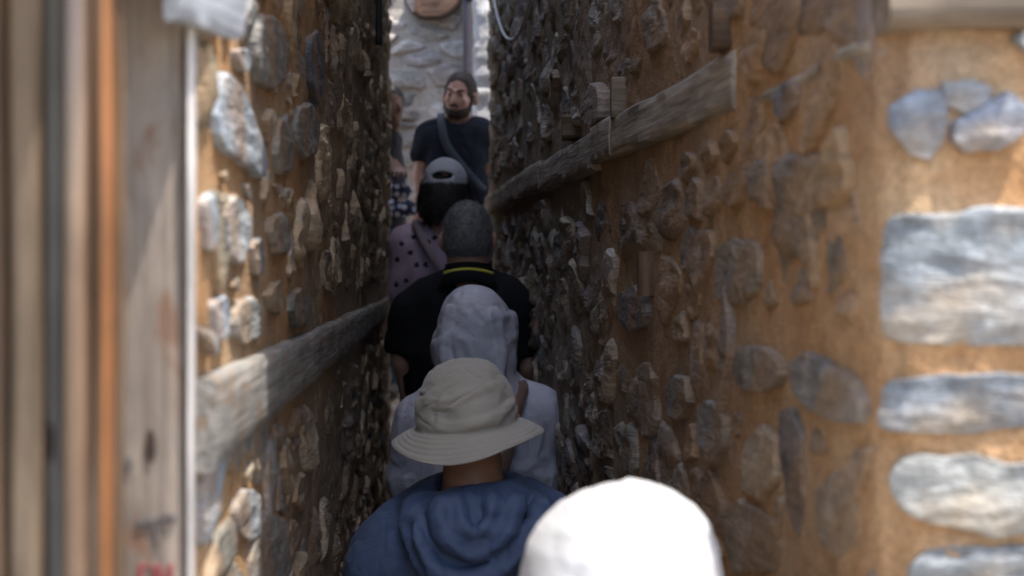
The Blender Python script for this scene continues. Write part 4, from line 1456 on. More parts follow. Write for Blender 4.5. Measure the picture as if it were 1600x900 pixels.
HM = {'grey': hair_material('short grey hair', (0.085, 0.082, 0.083), (0.25, 0.245, 0.247), (420, 420, 90)),
      'black': hair_material('black hair', (0.006, 0.005, 0.005), (0.02, 0.017, 0.016)),
      'brown': hair_material('dark brown hair', (0.03, 0.02, 0.015), (0.085, 0.057, 0.043))}
SHOE = plain('dark shoe', (0.05, 0.045, 0.045), 0.6)

def head(F, c, s=1.0, face=1, k=0.02, ears=True):
    """c = centre of the skull; face=+1 looks away from the camera, -1 at it"""
    c = np.array(c, float)
    F.ell(c + (0, -0.012 * face, 0.02 * s), (0.076 * s, 0.095 * s, 0.098 * s), 0.02)
    F.ell(c + (0, 0.028 * face * s, -0.045 * s), (0.058 * s, 0.070 * s, 0.075 * s), 0.03)      # jaw
    F.ell(c + (0, 0.07 * face * s, -0.102 * s), (0.026 * s, 0.022 * s, 0.020 * s), 0.02)      # chin
    F.cap(c + (0, 0.092 * face * s, 0.012 * s), c + (0, 0.108 * face * s, -0.022 * s), 0.010 * s, 0.013 * s, 0.012)   # nose
    for e in (-1, 1):
        F.ell(c + (e * 0.031 * s, 0.093 * face * s, 0.012 * s), (0.017 * s, 0.012 * s, 0.010 * s), 0.010, 'sub')      # eye sockets
        F.ell(c + (e * 0.031 * s, 0.082 * face * s, 0.010 * s), (0.012 * s, 0.010 * s, 0.009 * s), 0.003)
        F.cap(c + (e * 0.012 * s, 0.094 * face * s, 0.031 * s), c + (e * 0.05 * s, 0.080 * face * s, 0.032 * s), 0.008 * s, 0.006 * s, 0.010)
        F.ell(c + (e * 0.042 * s, 0.074 * face * s, -0.022 * s), (0.020 * s, 0.018 * s, 0.018 * s), 0.02)             # cheeks
        if ears:
            F.ell(c + (e * 0.086 * s, -0.012 * face, -0.010 * s), (0.014 * s, 0.018 * s, 0.034 * s), 0.006)
            F.ell(c + (e * 0.094 * s, 0.006 * face, -0.004 * s), (0.006 * s, 0.012 * s, 0.020 * s), 0.004, 'sub')
    F.cap(c + (-0.020 * s, 0.090 * face * s, -0.055 * s), c + (0.020 * s, 0.090 * face * s, -0.055 * s), 0.008 * s, 0.008 * s, 0.006)  # lips
    F.cap(c + (-0.024 * s, 0.101 * face * s, -0.056 * s), c + (0.024 * s, 0.101 * face * s, -0.056 * s), 0.003 * s, 0.003 * s, 0.003, 'sub')

# ============ the man in the blue jacket and beige sun hat
Q = Frame(2.95)
x0 = Q(730, 0)[0]
GB = 0.012
pb_ = thing('person', 'person in a blue hooded jacket and wide beige sun hat, third head from the bottom', 'person', (x0, 2.95, GB), QG)
pb_['label'] = 'person in blue hooded jacket and wide brimmed beige sun hat, seen from behind'
hc = Q(735, 660, 0.03)
F = Field((x0 - 0.36, 2.55, 0.0), (x0 + 0.36, 3.45, 1.60), 0.011)
head(F, hc + (0, 0.02, 0), 1.0, 1)
F.cap(Q(738, 700, 0.005), Q(740, 780, -0.02), 0.055, 0.062, 0.02)
F.cap(Q(680, 830, 0), Q(800, 820, 0), 0.055, 0.055, 0.04)
F.cap((x0, 2.97, 1.15), (x0, 2.99, 0.85), 0.11, 0.11, 0.05)
for s_, sx_ in ((-1, Q(610, 0)[0]), (1, Q(862, 0)[0])):
    add_arm(F, (sx_, 2.96, 1.20), (sx_ + s_ * 0.03, 2.98, 0.94), (sx_ + s_ * 0.0, 3.14, 0.76), (0.045, 0.038, 0.028), side=s_)
legs(F, x0, 2.97, 0.84, GB, 0.085, (0.075, 0.05, 0.042), 0.10)
link('body', F.mesh('body'), SK['tan'], pb_)
# jacket
F = Field((x0 - 0.40, 2.62, 0.70), (x0 + 0.40, 3.38, 1.50), 0.0068)
F.cap(Q(650, 862, 0.02), Q(815, 828, 0.02), 0.076, 0.076, 0.05)
F.ell((x0 + 0.005, 2.98, 1.12), (0.215, 0.145, 0.24), 0.06)
F.ell((x0, 2.99, 0.92), (0.19, 0.14, 0.22), 0.06)
for s_, sx_, sz in ((-1, Q(612, 0)[0], Q(0, 876)[2]), (1, Q(858, 0)[0], Q(0, 838)[2])):
    F.ell((sx_, 2.98, sz - 0.02), (0.085, 0.085, 0.085), 0.05)
    F.cap((sx_, 2.98, sz - 0.03), (sx_ + s_ * 0.035, 2.99, 0.94), 0.080, 0.066, 0.04)
    F.cap((sx_ + s_ * 0.035, 2.99, 0.94), (sx_ + s_ * 0.0, 3.13, 0.80), 0.066, 0.050, 0.02)
# collar and hood lying on the back
col_ = curve3([Q(668, 805, 0.07), Q(656, 796, -0.03), Q(684, 788, -0.085), Q(738, 776, -0.095), Q(795, 768, -0.075), Q(826, 780, 0.0), Q(806, 794, 0.09)], 28)
F.chain(col_, 0.024, 0.02)
F.ell(Q(742, 822, -0.10), (0.105, 0.050, 0.062), 0.03)
F.ell(Q(728, 850, -0.105), (0.088, 0.040, 0.055), 0.03)
rim = curve3([Q(652, 782, -0.06), Q(652, 820, -0.13), Q(680, 868, -0.155), Q(735, 884, -0.16), Q(790, 862, -0.16), Q(836, 808, -0.13), Q(850, 778, -0.06)], 36)
F.chain(rim, 0.014, 0.022)
rim2 = curve3([Q(694, 770, -0.12), Q(702, 812, -0.155), Q(742, 836, -0.165), Q(785, 812, -0.160), Q(806, 768, -0.12)], 24)
F.chain(rim2, 0.013, 0.018)
F.chain(curve3([Q(716, 764, -0.125), Q(722, 800, -0.16), Q(736, 818, -0.165)], 12), 0.009, 0.014)
F.chain(curve3([Q(770, 760, -0.125), Q(772, 792, -0.155), Q(752, 822, -0.165)], 12), 0.009, 0.014)
for pts_ in ([Q(710, 772, -0.16), Q(716, 806, -0.185), Q(744, 828, -0.19), Q(776, 806, -0.185), Q(790, 770, -0.16)],
             [Q(672, 800, -0.17), Q(688, 846, -0.19), Q(740, 862, -0.2), Q(800, 836, -0.19), Q(828, 796, -0.17)],
             [Q(640, 800, -0.12), Q(650, 850, -0.16), Q(676, 890, -0.18), Q(730, 908, -0.185), Q(800, 890, -0.18), Q(850, 830, -0.15)]):
    F.chain(curve3(pts_, 30), 0.010, 0.014, 'sub')
F.cap(Q(738, 690, 0.01), Q(738, 785, -0.01), 0.066, 0.072, 0.012, 'sub')
me = F.mesh('jacket')
displace(me, crumple(7, 0.0045, (1.2, 1.2, 0.5), 3, 0.7))
displace(me, crumple(22, 0.0014, (1.0, 1.0, 0.6), 6))
jk = link('jacket', me, MC['blue'], pb_)
F = Field((x0 - 0.30, 2.65, 0.0), (x0 + 0.30, 3.40, 0.95), 0.014)
F.ell((x0, 2.98, 0.85), (0.17, 0.12, 0.10), 0.04)
legs(F, x0, 2.98, 0.82, GB, 0.085, (0.095, 0.072, 0.066), 0.10)
link('trousers', F.mesh('trousers'), MC['khaki'], pb_)
shoes(pb_, x0, 2.98, GB, 0.085, 0.10, 1, SHOE)
# hat: soft crown, wide brim drooping to the back
def hat_wob(th, t, R, Z):
    brim = sstep(0.098, 0.146, R)
    dz = brim * (-0.010 * np.maximum(0, -np.sin(th + 0.35)) ** 1.0 + 0.003 * np.maximum(0, np.cos(th - 0.25)) - 0.006 * np.sin(3 * th + 0.8))
    dr = 0.003 * np.sin(2 * th + 1) * (1 - t) * (R > 0.03) + brim * 0.004 * np.sin(3 * th)
    return dr, dz
def hat_disp(co, no):
    crown = sstep(0.003, 0.02, co[:, 2]) * (np.hypot(co[:, 0], co[:, 1]) < 0.12)
    n = crumple(10, 0.0055, (0.7, 0.7, 2.2), 14, 0.5)(co, no) * (0.35 + sstep(0.11, 0.04, co[:, 2]))
    rr = np.hypot(co[:, 0], co[:, 1] / 1.08)
    return n * crown + 0.0006 * vnoise(co * 90, 4) + 0.0009 * np.sin(rr * 2 * np.pi / 0.0085) * sstep(0.100, 0.106, rr)
hp = [(0.002, 0.126), (0.025, 0.1245), (0.046, 0.117), (0.061, 0.103), (0.075, 0.078), (0.084, 0.052), (0.092, 0.016), (0.0915, 0.004), (0.0945, -0.001), (0.110, -0.006), (0.127, -0.014), (0.141, -0.023), (0.146, -0.027)]
hb = Q(729, 664, 0.0)
tl_ = Matrix.Rotation(math.radians(-5), 4, 'Y') @ Matrix.Rotation(math.radians(5), 4, 'X')
hat = revolve('sun_hat', hp, tuple(hb), MC['beige'], pb_, 96, 1.0, 1.08, hat_wob, tl_, 0.0035, hat_disp)

# ============ the nearest one: only a white hat shows
Q = Frame(1.50)
x0 = Q(968, 0)[0]
pw = thing('person', 'person under an overexposed plain white hat, nearest at the bottom edge', 'person', (x0, 1.50, GB), QG)
pw['label'] = 'nearest person, of whom only the plain bright white hat shows at the bottom'
F = Field((x0 - 0.30, 1.22, 0.0), (x0 + 0.30, 1.90, 1.50), 0.013)
hc = Q(966, 962, 0.0)
head(F, hc, 1.0, 1)
F.cap(hc + (0, -0.01, -0.06), hc + (0, -0.02, -0.19), 0.05, 0.055, 0.02)
F.cap((x0 - 0.13, 1.51, 1.17), (x0 + 0.13, 1.51, 1.17), 0.05, 0.05, 0.04)
F.cap((x0, 1.52, 1.1), (x0, 1.53, 0.8), 0.11, 0.11, 0.05)
for s_ in (-1, 1):
    add_arm(F, (x0 + s_ * 0.17, 1.51, 1.16), (x0 + s_ * 0.19, 1.53, 0.90), (x0 + s_ * 0.18, 1.66, 0.72), (0.04, 0.035, 0.026), side=s_)
legs(F, x0, 1.52, 0.8, GB, 0.08, (0.07, 0.05, 0.042), 0.09)
link('body', F.mesh('body'), SK['fair'], pw)
F = Field((x0 - 0.32, 1.22, 0.72), (x0 + 0.32, 1.90, 1.30), 0.012)
F.cap((x0 - 0.14, 1.52, 1.165), (x0 + 0.14, 1.52, 1.165), 0.065, 0.065, 0.04)
F.ell((x0, 1.53, 1.0), (0.18, 0.125, 0.22), 0.05)
F.ell((x0, 1.53, 0.85), (0.165, 0.12, 0.15), 0.05)
for s_ in (-1, 1):
    F.cap((x0 + s_ * 0.17, 1.52, 1.15), (x0 + s_ * 0.195, 1.54, 0.92), 0.062, 0.052, 0.04)
me = F.mesh('shirt'); displace(me, crumple(10, 0.004, (1, 1, 0.6), 31))
link('shirt', me, MC['white'], pw)
F = Field((x0 - 0.28, 1.22, 0.0), (x0 + 0.28, 1.90, 0.92), 0.015)
F.ell((x0, 1.53, 0.82), (0.16, 0.115, 0.10), 0.04)
legs(F, x0, 1.53, 0.80, GB, 0.08, (0.09, 0.07, 0.064), 0.09)
link('trousers', F.mesh('trousers'), MC['jeans'], pw)
shoes(pw, x0, 1.53, GB, 0.08, 0.09, 1, SHOE)
def wh_wob(th, t, R, Z):
    dr = 0.0035 * np.sin(2 * th + 0.5) * (R > 0.03) + 0.002 * np.sin(5 * th) * (R > 0.06)
    return dr, 0.003 * np.sin(th + 2.5) * (R < 0.08)
wp = [(0.002, 0.112), (0.022, 0.1095), (0.042, 0.1025), (0.062, 0.090), (0.078, 0.073), (0.089, 0.050), (0.095, 0.025), (0.097, 0.004), (0.0985, 0.000), (0.100, -0.006), (0.117, -0.032), (0.132, -0.055)]
wb = Q(970, 757, 0.0); wb[2] -= 0.112
revolve('bucket_hat', wp, tuple(wb), MC['white'], pw, 80, 1.0, 1.12, wh_wob, Matrix.Rotation(math.radians(3), 4, 'Y'), 0.003,
        lambda co, no: crumple(8, 0.0016, (0.8, 0.8, 1.8), 44)(co, no) - 0.0022 * np.exp(-(np.abs(((np.arctan2(co[:, 1], co[:, 0]) + 0.5) * 3 / np.pi) % 1 - 0.5) / 0.02) ** 2) * (co[:, 2] < 0.105))

# ============ hooded windbreaker
Q = Frame(4.3)
x0 = Q(745, 0)[0]
GH = 0.15
ph_ = thing('person', 'person in a lilac grey windbreaker with the hood pulled up, between two hats', 'person', (x0, 4.3, GH), QG)
ph_['label'] = 'person in a lilac grey windbreaker with its hood pulled up over the head'
F = Field((x0 - 0.34, 3.95, 0.1), (x0 + 0.34, 4.75, 1.72), 0.013)
hc = Q(740, 512, 0.03)
head(F, hc, 0.95, 1)
F.cap(hc + (0, -0.01, -0.06), hc + (0, -0.01, -0.20), 0.05, 0.055, 0.02)
F.cap((x0 - 0.14, 4.31, 1.36), (x0 + 0.14, 4.31, 1.36), 0.05, 0.05, 0.04)
F.cap((x0, 4.32, 1.28), (x0, 4.32, 0.98), 0.11, 0.11, 0.05)
for s_ in (-1, 1):
    add_arm(F, (x0 + s_ * 0.17, 4.31, 1.33), (x0 + s_ * 0.20, 4.33, 1.07), (x0 + s_ * 0.19, 4.46, 0.88), (0.04, 0.035, 0.026), side=s_)
legs(F, x0, 4.32, 0.96, GH, 0.08, (0.07, 0.05, 0.042), 0.09)
link('body', F.mesh('body'), SK['fair'], ph_)
F = Field((x0 - 0.34, 3.98, 0.86), (x0 + 0.34, 4.70, 1.74), 0.0075)
F.ell(Q(741, 518, 0.02), (0.100, 0.125, 0.122), 0.02)
F.ell(Q(741, 496, 0.02), (0.084, 0.11, 0.084), 0.03)
F.ell(Q(743, 556, 0.01), (0.103, 0.115, 0.125), 0.04)
F.cap(Q(744, 585, 0.0), Q(748, 632, 0.0), 0.096, 0.105, 0.05)
F.cap(Q(672, 660, 0.02), Q(826, 650, 0.02), 0.072, 0.072, 0.06)
F.ell((x0, 4.33, 1.22), (0.21, 0.135, 0.24), 0.06)
F.ell((x0, 4.33, 1.05), (0.185, 0.13, 0.16), 0.06)
for s_, sp, el in ((-1, Q(660, 668, 0.02), Q(640, 750, 0.03)), (1, Q(838, 655, 0.02), Q(852, 745, 0.03))):
    F.ell(sp, (0.075, 0.078, 0.075), 0.05)
    F.cap(sp, el, 0.072, 0.062, 0.04)
    F.cap(el, el + np.array([s_ * -0.005, 0.12, -0.16]), 0.062, 0.045, 0.03)
# brim of the cap under the hood pushes the hood out at both sides
F.ell(Q(800, 517, 0.05), (0.015, 0.06, 0.052), 0.022)
F.ell(Q(681, 546, 0.05), (0.014, 0.06, 0.044), 0.022)
# seams of the three hood panels
for pts_ in ([Q(716, 452, -0.10), Q(704, 490, -0.125), Q(702, 540, -0.125), Q(708, 600, -0.12)], [Q(768, 455, -0.10), Q(780, 500, -0.115), Q(780, 550, -0.115), Q(776, 600, -0.115)]):
    pts_ = [np.array([p[0], 4.3 - 0.075, p[2]]) for p in pts_]
F.chain(curve3([Q(702, 478, -0.075), Q(696, 540, -0.08), Q(704, 605, -0.085)], 16), 0.012, 0.012)
F.chain(curve3([Q(712, 475, -0.095), Q(708, 545, -0.105), Q(716, 600, -0.105)], 16), 0.006, 0.010, 'sub')
F.chain(curve3([Q(776, 480, -0.085), Q(786, 545, -0.085), Q(780, 600, -0.09)], 16), 0.010, 0.012)
F.chain(curve3([Q(770, 500, -0.105), Q(773, 555, -0.115), Q(768, 600, -0.115)], 16), 0.006, 0.010, 'sub')
F.chain(curve3([Q(715, 602, -0.11), Q(745, 612, -0.12), Q(788, 600, -0.10)], 16), 0.012, 0.012)
me = F.mesh('windbreaker')
displace(me, crumple(9, 0.0042, (1.0, 1.0, 0.36), 53, 0.8))
displace(me, crumple(24, 0.0008, (1.0, 1.0, 0.5), 56, 0.7))
link('windbreaker', me, MC['lilac'], ph_)
sp_ = curve3([Q(812, 592, 0.03), Q(818, 602, -0.04), Q(813, 618, -0.085), Q(806, 640, -0.115), Q(796, 690, -0.14), Q(780, 760, -0.145)], 24)
strip('bag_strap', sp_, np.tile([[0.25, -1, 0.25]], (len(sp_), 1)), 0.030, 0.004, MC['strapbrown'], ph_)
F = Field((x0 - 0.28, 4.0, 0.1), (x0 + 0.28, 4.72, 1.06), 0.015)
F.ell((x0, 4.32, 0.97), (0.165, 0.12, 0.10), 0.04)
legs(F, x0, 4.32, 0.95, GH, 0.08, (0.09, 0.07, 0.062), 0.09)
link('trousers', F.mesh('trousers'), MC['strapgrey'], ph_)
shoes(ph_, x0, 4.32, GH, 0.08, 0.09, 1, SHOE)

# ============ grey-haired man in a black polo shirt
Q = Frame(5.1)
x0 = Q(727, 0)[0]
GP = 0.28
pp_ = thing('person', 'grey haired man in a black polo shirt with a yellow stripe round the collar', 'person', (x0, 5.1, GP), QG)
hc = Q(731, 372, 0.0)
F = Field((x0 - 0.32, 4.75, 0.22), (x0 + 0.32, 5.55, 2.0), 0.011)
head(F, hc, 1.0, 1)
F.cap(hc + (0, -0.020, -0.03), Q(731, 440, -0.01), 0.066, 0.070, 0.03)
F.cap(Q(668, 462, 0.02), Q(790, 462, 0.02), 0.06, 0.06, 0.04)
F.cap((x0, 5.12, 1.48), (x0, 5.12, 1.15), 0.12, 0.12, 0.05)
for s_, sp, el, wr in ((-1, Q(642, 490, 0.02), Q(630, 565, 0.03), Q(640, 640, 0.10)), (1, Q(808, 490, 0.02), Q(824, 570, 0.03), Q(815, 640, 0.12))):
    add_arm(F, sp, el, wr, (0.050, 0.042, 0.030), side=s_)
legs(F, x0, 5.12, 1.12, GP, 0.085, (0.078, 0.055, 0.045), 0.08)
link('body', F.mesh('body'), SK['mid'], pp_)
# hair
F = Field((hc[0] - 0.12, 4.94, hc[2] - 0.14), (hc[0] + 0.12, 5.30, hc[2] + 0.15), 0.006)
F.ell(hc + (0, -0.014, 0.020), (0.0815, 0.101, 0.1045), 0.02)
F.ell(hc + (0, -0.038, -0.022), (0.0735, 0.062, 0.050), 0.03)
F.cut((0, 0.9, -0.45), 0.9 * (hc[1] + 0.04) / math.hypot(0.9, 0.45) - 0.45 * (hc[2] - 0.01) / math.hypot(0.9, 0.45))
for e in (-1, 1):
    F.ell(hc + (e * 0.088, 0.008, -0.014), (0.020, 0.030, 0.044), 0.008, 'sub')
me = F.mesh('hair'); displace(me, lambda co, no: 0.0022 * fbm(co * 170, 2, 5))
link('hair', fuzz(me, 9000, 0.010, 0.0022, 0.5, 1), HM['grey'], pp_)
# polo
F = Field((x0 - 0.34, 4.78, 1.06), (x0 + 0.34, 5.50, 1.86), 0.0085)
F.cap(Q(676, 470, 0.02), Q(784, 468, 0.02), 0.085, 0.085, 0.05, sy=1.1)
F.ell((x0 - 0.002, 5.12, 1.45), (0.212, 0.14, 0.26), 0.06)
F.ell((x0, 5.12, 1.22), (0.195, 0.14, 0.20), 0.06)
for s_, sp, el in ((-1, Q(646, 492, 0.02), Q(629, 538, 0.03)), (1, Q(804, 490, 0.02), Q(822, 540, 0.03))):
    F.ell(sp, (0.072, 0.075, 0.072), 0.04)
    F.cap(sp, el, 0.068, 0.062, 0.04)
F.cap(hc + (0, -0.02, -0.04), Q(731, 416, -0.01), 0.064, 0.068, 0.01, 'sub')
F.cap(Q(700, 438, -0.01), Q(762, 438, -0.01), 0.030, 0.030, 0.05)
for s_, el in ((-1, Q(626, 552, 0.03)), (1, Q(826, 556, 0.03))):
    F.ell(el + (0, 0, -0.035), (0.075, 0.08, 0.042), 0.006, 'sub')
me = F.mesh('polo_shirt'); displace(me, crumple(9, 0.004, (1.1, 1.1, 0.5), 63))
link('polo_shirt', me, MC['black'], pp_)
# collar with its yellow stripe
def ring(cx, cy, cz, rx, ry, n=40, lift=0.0, drop=0.0):
    return np.array([[cx + rx * math.cos(a), cy + ry * math.sin(a), cz + lift * math.sin(a) + drop * abs(math.cos(a)) ** 2] for a in np.linspace(0, 2 * math.pi, n)])
cc = Q(732, 420, -0.012)
def band(name, rings, mat, parent):
    n = len(rings[0])
    V = np.concatenate(rings)
    q = []
    for j in range(len(rings) - 1):
        a = np.arange(n - 1)
        q.append(np.stack([j * n + a, j * n + a + 1, (j + 1) * n + a + 1, (j + 1) * n + a], -1))
    o = link(name, mesh_np(name, V, np.concatenate(q)), mat, parent)
    md = o.modifiers.new('thickness', 'SOLIDIFY'); md.thickness = 0.003
    return o
zc = cc[2]
cb = [ring(cc[0], cc[1], zc + 0.022, 0.071, 0.074, drop=-0.008), ring(cc[0], cc[1], zc + 0.014, 0.076, 0.080, drop=-0.010), ring(cc[0], cc[1], zc + 0.001, 0.082, 0.086, drop=-0.014)]
col_o = band('collar', cb, MC['black'], pp_)
PINV[col_o.name] = Matrix()
ys_ = [ring(cc[0], cc[1], zc + 0.003, 0.0825, 0.0865, drop=-0.014), ring(cc[0], cc[1], zc - 0.005, 0.0855, 0.0895, drop=-0.017)]
ysr = band('collar_stripe', ys_, MC['yellow'], col_o)
cb2 = [ring(cc[0], cc[1], zc - 0.005, 0.0850, 0.089, drop=-0.017), ring(cc[0], cc[1], zc - 0.016, 0.092, 0.096, drop=-0.024), ring(cc[0], cc[1], zc - 0.045, 0.115, 0.105, drop=-0.03)]
band('collar_fall', cb2, MC['black'], col_o)
F = Field((x0 - 0.30, 4.78, 0.22), (x0 + 0.30, 5.50, 1.22), 0.016)
F.ell((x0, 5.12, 1.12), (0.175, 0.13, 0.10), 0.04)
legs(F, x0, 5.12, 1.10, GP, 0.085, (0.098, 0.075, 0.068), 0.08)
link('trousers', F.mesh('trousers'), MC['dark'], pp_)
shoes(pp_, x0, 5.12, GP, 0.085, 0.08, 1, SHOE)

# ============ woman in a mauve blouse and a grey cap
Q = Frame(6.05)
x0 = Q(689, 0)[0]
GW = 0.55
pm = thing('person', 'person in a mauve star patterned blouse and grey backwards cap over black bob hair', 'person', (x0, 6.05, GW), QG)
hc = Q(695, 303, 0.0)
F = Field((x0 - 0.28, 5.75, 0.5), (x0 + 0.28, 6.5, 2.2), 0.013)
head(F, hc, 0.96, 1)
F.cap(hc + (0, -0.02, -0.03), Q(695, 368, -0.01), 0.050, 0.056, 0.03)
F.cap((x0 - 0.13, 6.06, Q(0, 385)[2]), (x0 + 0.13, 6.06, Q(0, 385)[2]), 0.05, 0.05, 0.04)
F.cap((x0, 6.07, 1.75), (x0, 6.07, 1.38), 0.105, 0.105, 0.05)
for s_, sp, el, wr in ((-1, Q(630, 386, 0.01), Q(622, 470, 0.02), Q(636, 520, 0.12)), (1, Q(748, 386, 0.01), Q(757, 470, 0.02), Q(746, 520, 0.12))):
    add_arm(F, sp, el, wr, (0.040, 0.034, 0.025), side=s_)
legs(F, x0, 6.07, 1.36, GW, 0.08, (0.074, 0.052, 0.042), 0.08)
link('body', F.mesh('body'), SK['fair'], pm)
F = Field((hc[0] - 0.15, 5.86, hc[2] - 0.16), (hc[0] + 0.15, 6.28, hc[2] + 0.16), 0.0075)
F.ell(hc + (0, -0.01, -0.005), (0.099, 0.110, 0.108), 0.02)
F.ell(hc + (0.0, -0.03, -0.045), (0.104, 0.088, 0.062), 0.03)
F.cut((0, 0.6, -0.8), (0.6 * (hc[1] + 0.05) - 0.8 * (hc[2] - 0.06)))
F.cut((0, 0, -1), -(hc[2] - 0.098))
me = F.mesh('hair'); displace(me, lambda co, no: 0.003 * vnoise(co * np.array([60, 60, 9], np.float32), 8) + 0.002 * vnoise(co * np.array([150, 150, 12], np.float32), 9))
link('hair', fuzz(me, 4000, 0.05, 0.003, 1.2, 2, 0.15), HM['black'], pm)
# cap
F = Field((hc[0] - 0.13, 5.88, hc[2] + 0.01), (hc[0] + 0.13, 6.28, hc[2] + 0.17), 0.005)
F.ell(hc + (0.002, -0.005, 0.045), (0.0885, 0.106, 0.098), 0.02)
F.cut((0, 0, -1), -(hc[2] + 0.030))
F.ell(hc + (-0.006, -0.11, 0.066), (0.044, 0.07, 0.016), 0.003, 'sub')
F.chain(curve3([hc + (-0.078, -0.055, 0.042), hc + (-0.045, -0.090, 0.041), hc + (0.0, -0.104, 0.041), hc + (0.045, -0.090, 0.041), hc + (0.078, -0.055, 0.042)], 16), 0.0095, 0.003)
me = F.mesh('cap'); displace(me, crumple(16, 0.0015, (1, 1, 1), 71))
cap_o = link('cap', me, MC['capgrey'], pm)
PINV[cap_o.name] = Matrix()
F = Field((hc[0] - 0.06, 5.93, hc[2] + 0.03), (hc[0] + 0.05, 6.06, hc[2] + 0.10), 0.005)
F.ell(hc + (-0.006, -0.050, 0.062), (0.050, 0.035, 0.026), 0.004)
link('cap_opening_hair', F.mesh('cap_opening_hair'), HM['black'], cap_o)
F = Field((hc[0] - 0.12, hc[1] + 0.06, hc[2] - 0.02), (hc[0] + 0.12, hc[1] + 0.24, hc[2] + 0.10), 0.008)
F.ell(hc + (0, 0.13, 0.035), (0.075, 0.075, 0.012), 0.01)
link('visor', F.mesh('visor'), MC['capgrey'], cap_o)
F = Field((x0 - 0.30, 5.78, 1.3), (x0 + 0.30, 6.42, Q(0, 335)[2]), 0.0085)
zs_ = Q(0, 378)[2]
F.cap((x0 - 0.13, 6.065, zs_), (x0 + 0.13, 6.065, zs_), 0.062, 0.062, 0.05)
F.ell((x0, 6.07, zs_ - 0.14), (0.180, 0.130, 0.22), 0.06)
F.ell((x0, 6.07, zs_ - 0.34), (0.170, 0.13, 0.18), 0.06)
for s_, sp, el in ((-1, Q(633, 384, 0.01), Q(624, 452, 0.02)), (1, Q(745, 384, 0.01), Q(755, 452, 0.02))):
    F.ell(sp, (0.056, 0.065, 0.058), 0.04)
    F.cap(sp, el, 0.054, 0.05, 0.04)
F.cap(hc + (0, -0.02, -0.05), Q(695, 360, 0.0), 0.06, 0.07, 0.01, 'sub')
me = F.mesh('blouse'); displace(me, crumple(8, 0.0045, (1.1, 1.1, 0.5), 73))
link('blouse', me, MC['mauve'], pm)
sp_ = curve3([Q(648, 344, 0.03), Q(652, 352, -0.06), Q(664, 376, -0.115), Q(684, 410, -0.148), Q(712, 452, -0.152), Q(744, 500, -0.14)], 26)
strip('bag_strap', sp_, np.tile([[0, -1, 0.2]], (len(sp_), 1)), 0.030, 0.006, MC['strapmauve'], pm)
F = Field((x0 - 0.28, 5.75, 0.5), (x0 + 0.28, 6.5, 1.48), 0.016)
F.ell((x0, 6.07, 1.38), (0.17, 0.125, 0.10), 0.04)
legs(F, x0, 6.07, 1.36, GW, 0.08, (0.095, 0.072, 0.064), 0.08)
link('trousers', F.mesh('trousers'), MC['dark'], pm)
shoes(pm, x0, 6.07, GW, 0.08, 0.08, 1, SHOE)

def turn_head(me, piv, yaw, roll, z0, z1):
    co = vcoords(me)
    w = sstep(z0, z1, co[:, 2])
    q = co - np.array(piv, np.float32)
    a = math.radians(yaw) * w
    x, y = q[:, 0] * np.cos(a) - q[:, 1] * np.sin(a), q[:, 0] * np.sin(a) + q[:, 1] * np.cos(a)
    b = math.radians(roll) * w
    x2, z2 = x * np.cos(b) + q[:, 2] * np.sin(b), -x * np.sin(b) + q[:, 2] * np.cos(b)
    c_ = math.radians(10) * w
    y, z2 = y * np.cos(c_) - z2 * np.sin(c_), y * np.sin(c_) + z2 * np.cos(c_)
    me.vertices.foreach_set('co', (np.stack([x2, y, z2], -1) + np.array(piv)).astype(np.float32).ravel())
    me.update()

# ============ bearded man facing the camera at the end
Q = Frame(7.95)
x0 = Q(714, 0)[0]
GM = 0.985
pf = thing('person', 'bearded man in a black t shirt with a shoulder strap, smiling towards the camera', 'person', (x0, 7.95, GM))
hc = Q(717, 150, -0.02)
F = Field((x0 - 0.32, 7.55, 0.95), (x0 + 0.32, 8.30, 2.80), 0.009)
head(F, hc, 1.0, -1)
F.cap(hc + (0, 0.01, -0.05), Q(716, 200, 0.0), 0.060, 0.066, 0.03)
F.cap(Q(680, 208, 0), Q(748, 205, 0), 0.06, 0.06, 0.04)
F.cap((x0, 7.96, 2.3), (x0, 7.96, 1.95), 0.125, 0.125, 0.05)
for s_, sp, el, wr in ((-1, Q(668, 216, 0), Q(657, 275, 0), Q(660, 330, -0.06)), (1, Q(752, 214, 0), Q(762, 270, 0.02), Q(757, 318, -0.03))):
    add_arm(F, sp, el, wr, (0.052, 0.043, 0.030), side=-s_, fwd=(0, -1, 0))
legs(F, x0, 7.97, 1.90, GM, 0.09, (0.08, 0.055, 0.045), -0.06)
link('body', F.mesh('body'), SK['fair'], pf)
# hair and beard
F = Field((hc[0] - 0.12, 7.78, hc[2] - 0.02), (hc[0] + 0.12, 8.12, hc[2] + 0.16), 0.0065)
F.ell(hc + (0, 0.018, 0.022), (0.0825, 0.100, 0.104), 0.02)
F.ell(hc + (0, -0.090, 0.034), (0.066, 0.05, 0.050), 0.012, 'sub')
for e in (-1, 1):
    F.ell(hc + (e * 0.088, -0.004, -0.012), (0.022, 0.030, 0.045), 0.01, 'sub')
me = F.mesh('hair'); displace(me, lambda co, no: 0.002 * fbm(co * 80, 2, 5))
link('hair', fuzz(me, 5000, 0.006, 0.003, 0.2, 3), HM['brown'], pf)
F = Field((hc[0] - 0.11, 7.78, hc[2] - 0.16), (hc[0] + 0.11, 8.02, hc[2] + 0.02), 0.0055)
F.ell(hc + (0, -0.030, -0.062), (0.067, 0.075, 0.066), 0.02)
F.ell(hc + (0, -0.070, -0.096), (0.036, 0.028, 0.026), 0.02)
F.cut((0, -0.35, 0.94), (-0.35 * (hc[1] - 0.05) + 0.94 * (hc[2] - 0.046)))
F.cap(hc + (-0.016, -0.104, -0.060), hc + (0.016, -0.104, -0.060), 0.006, 0.006, 0.003, 'sub')
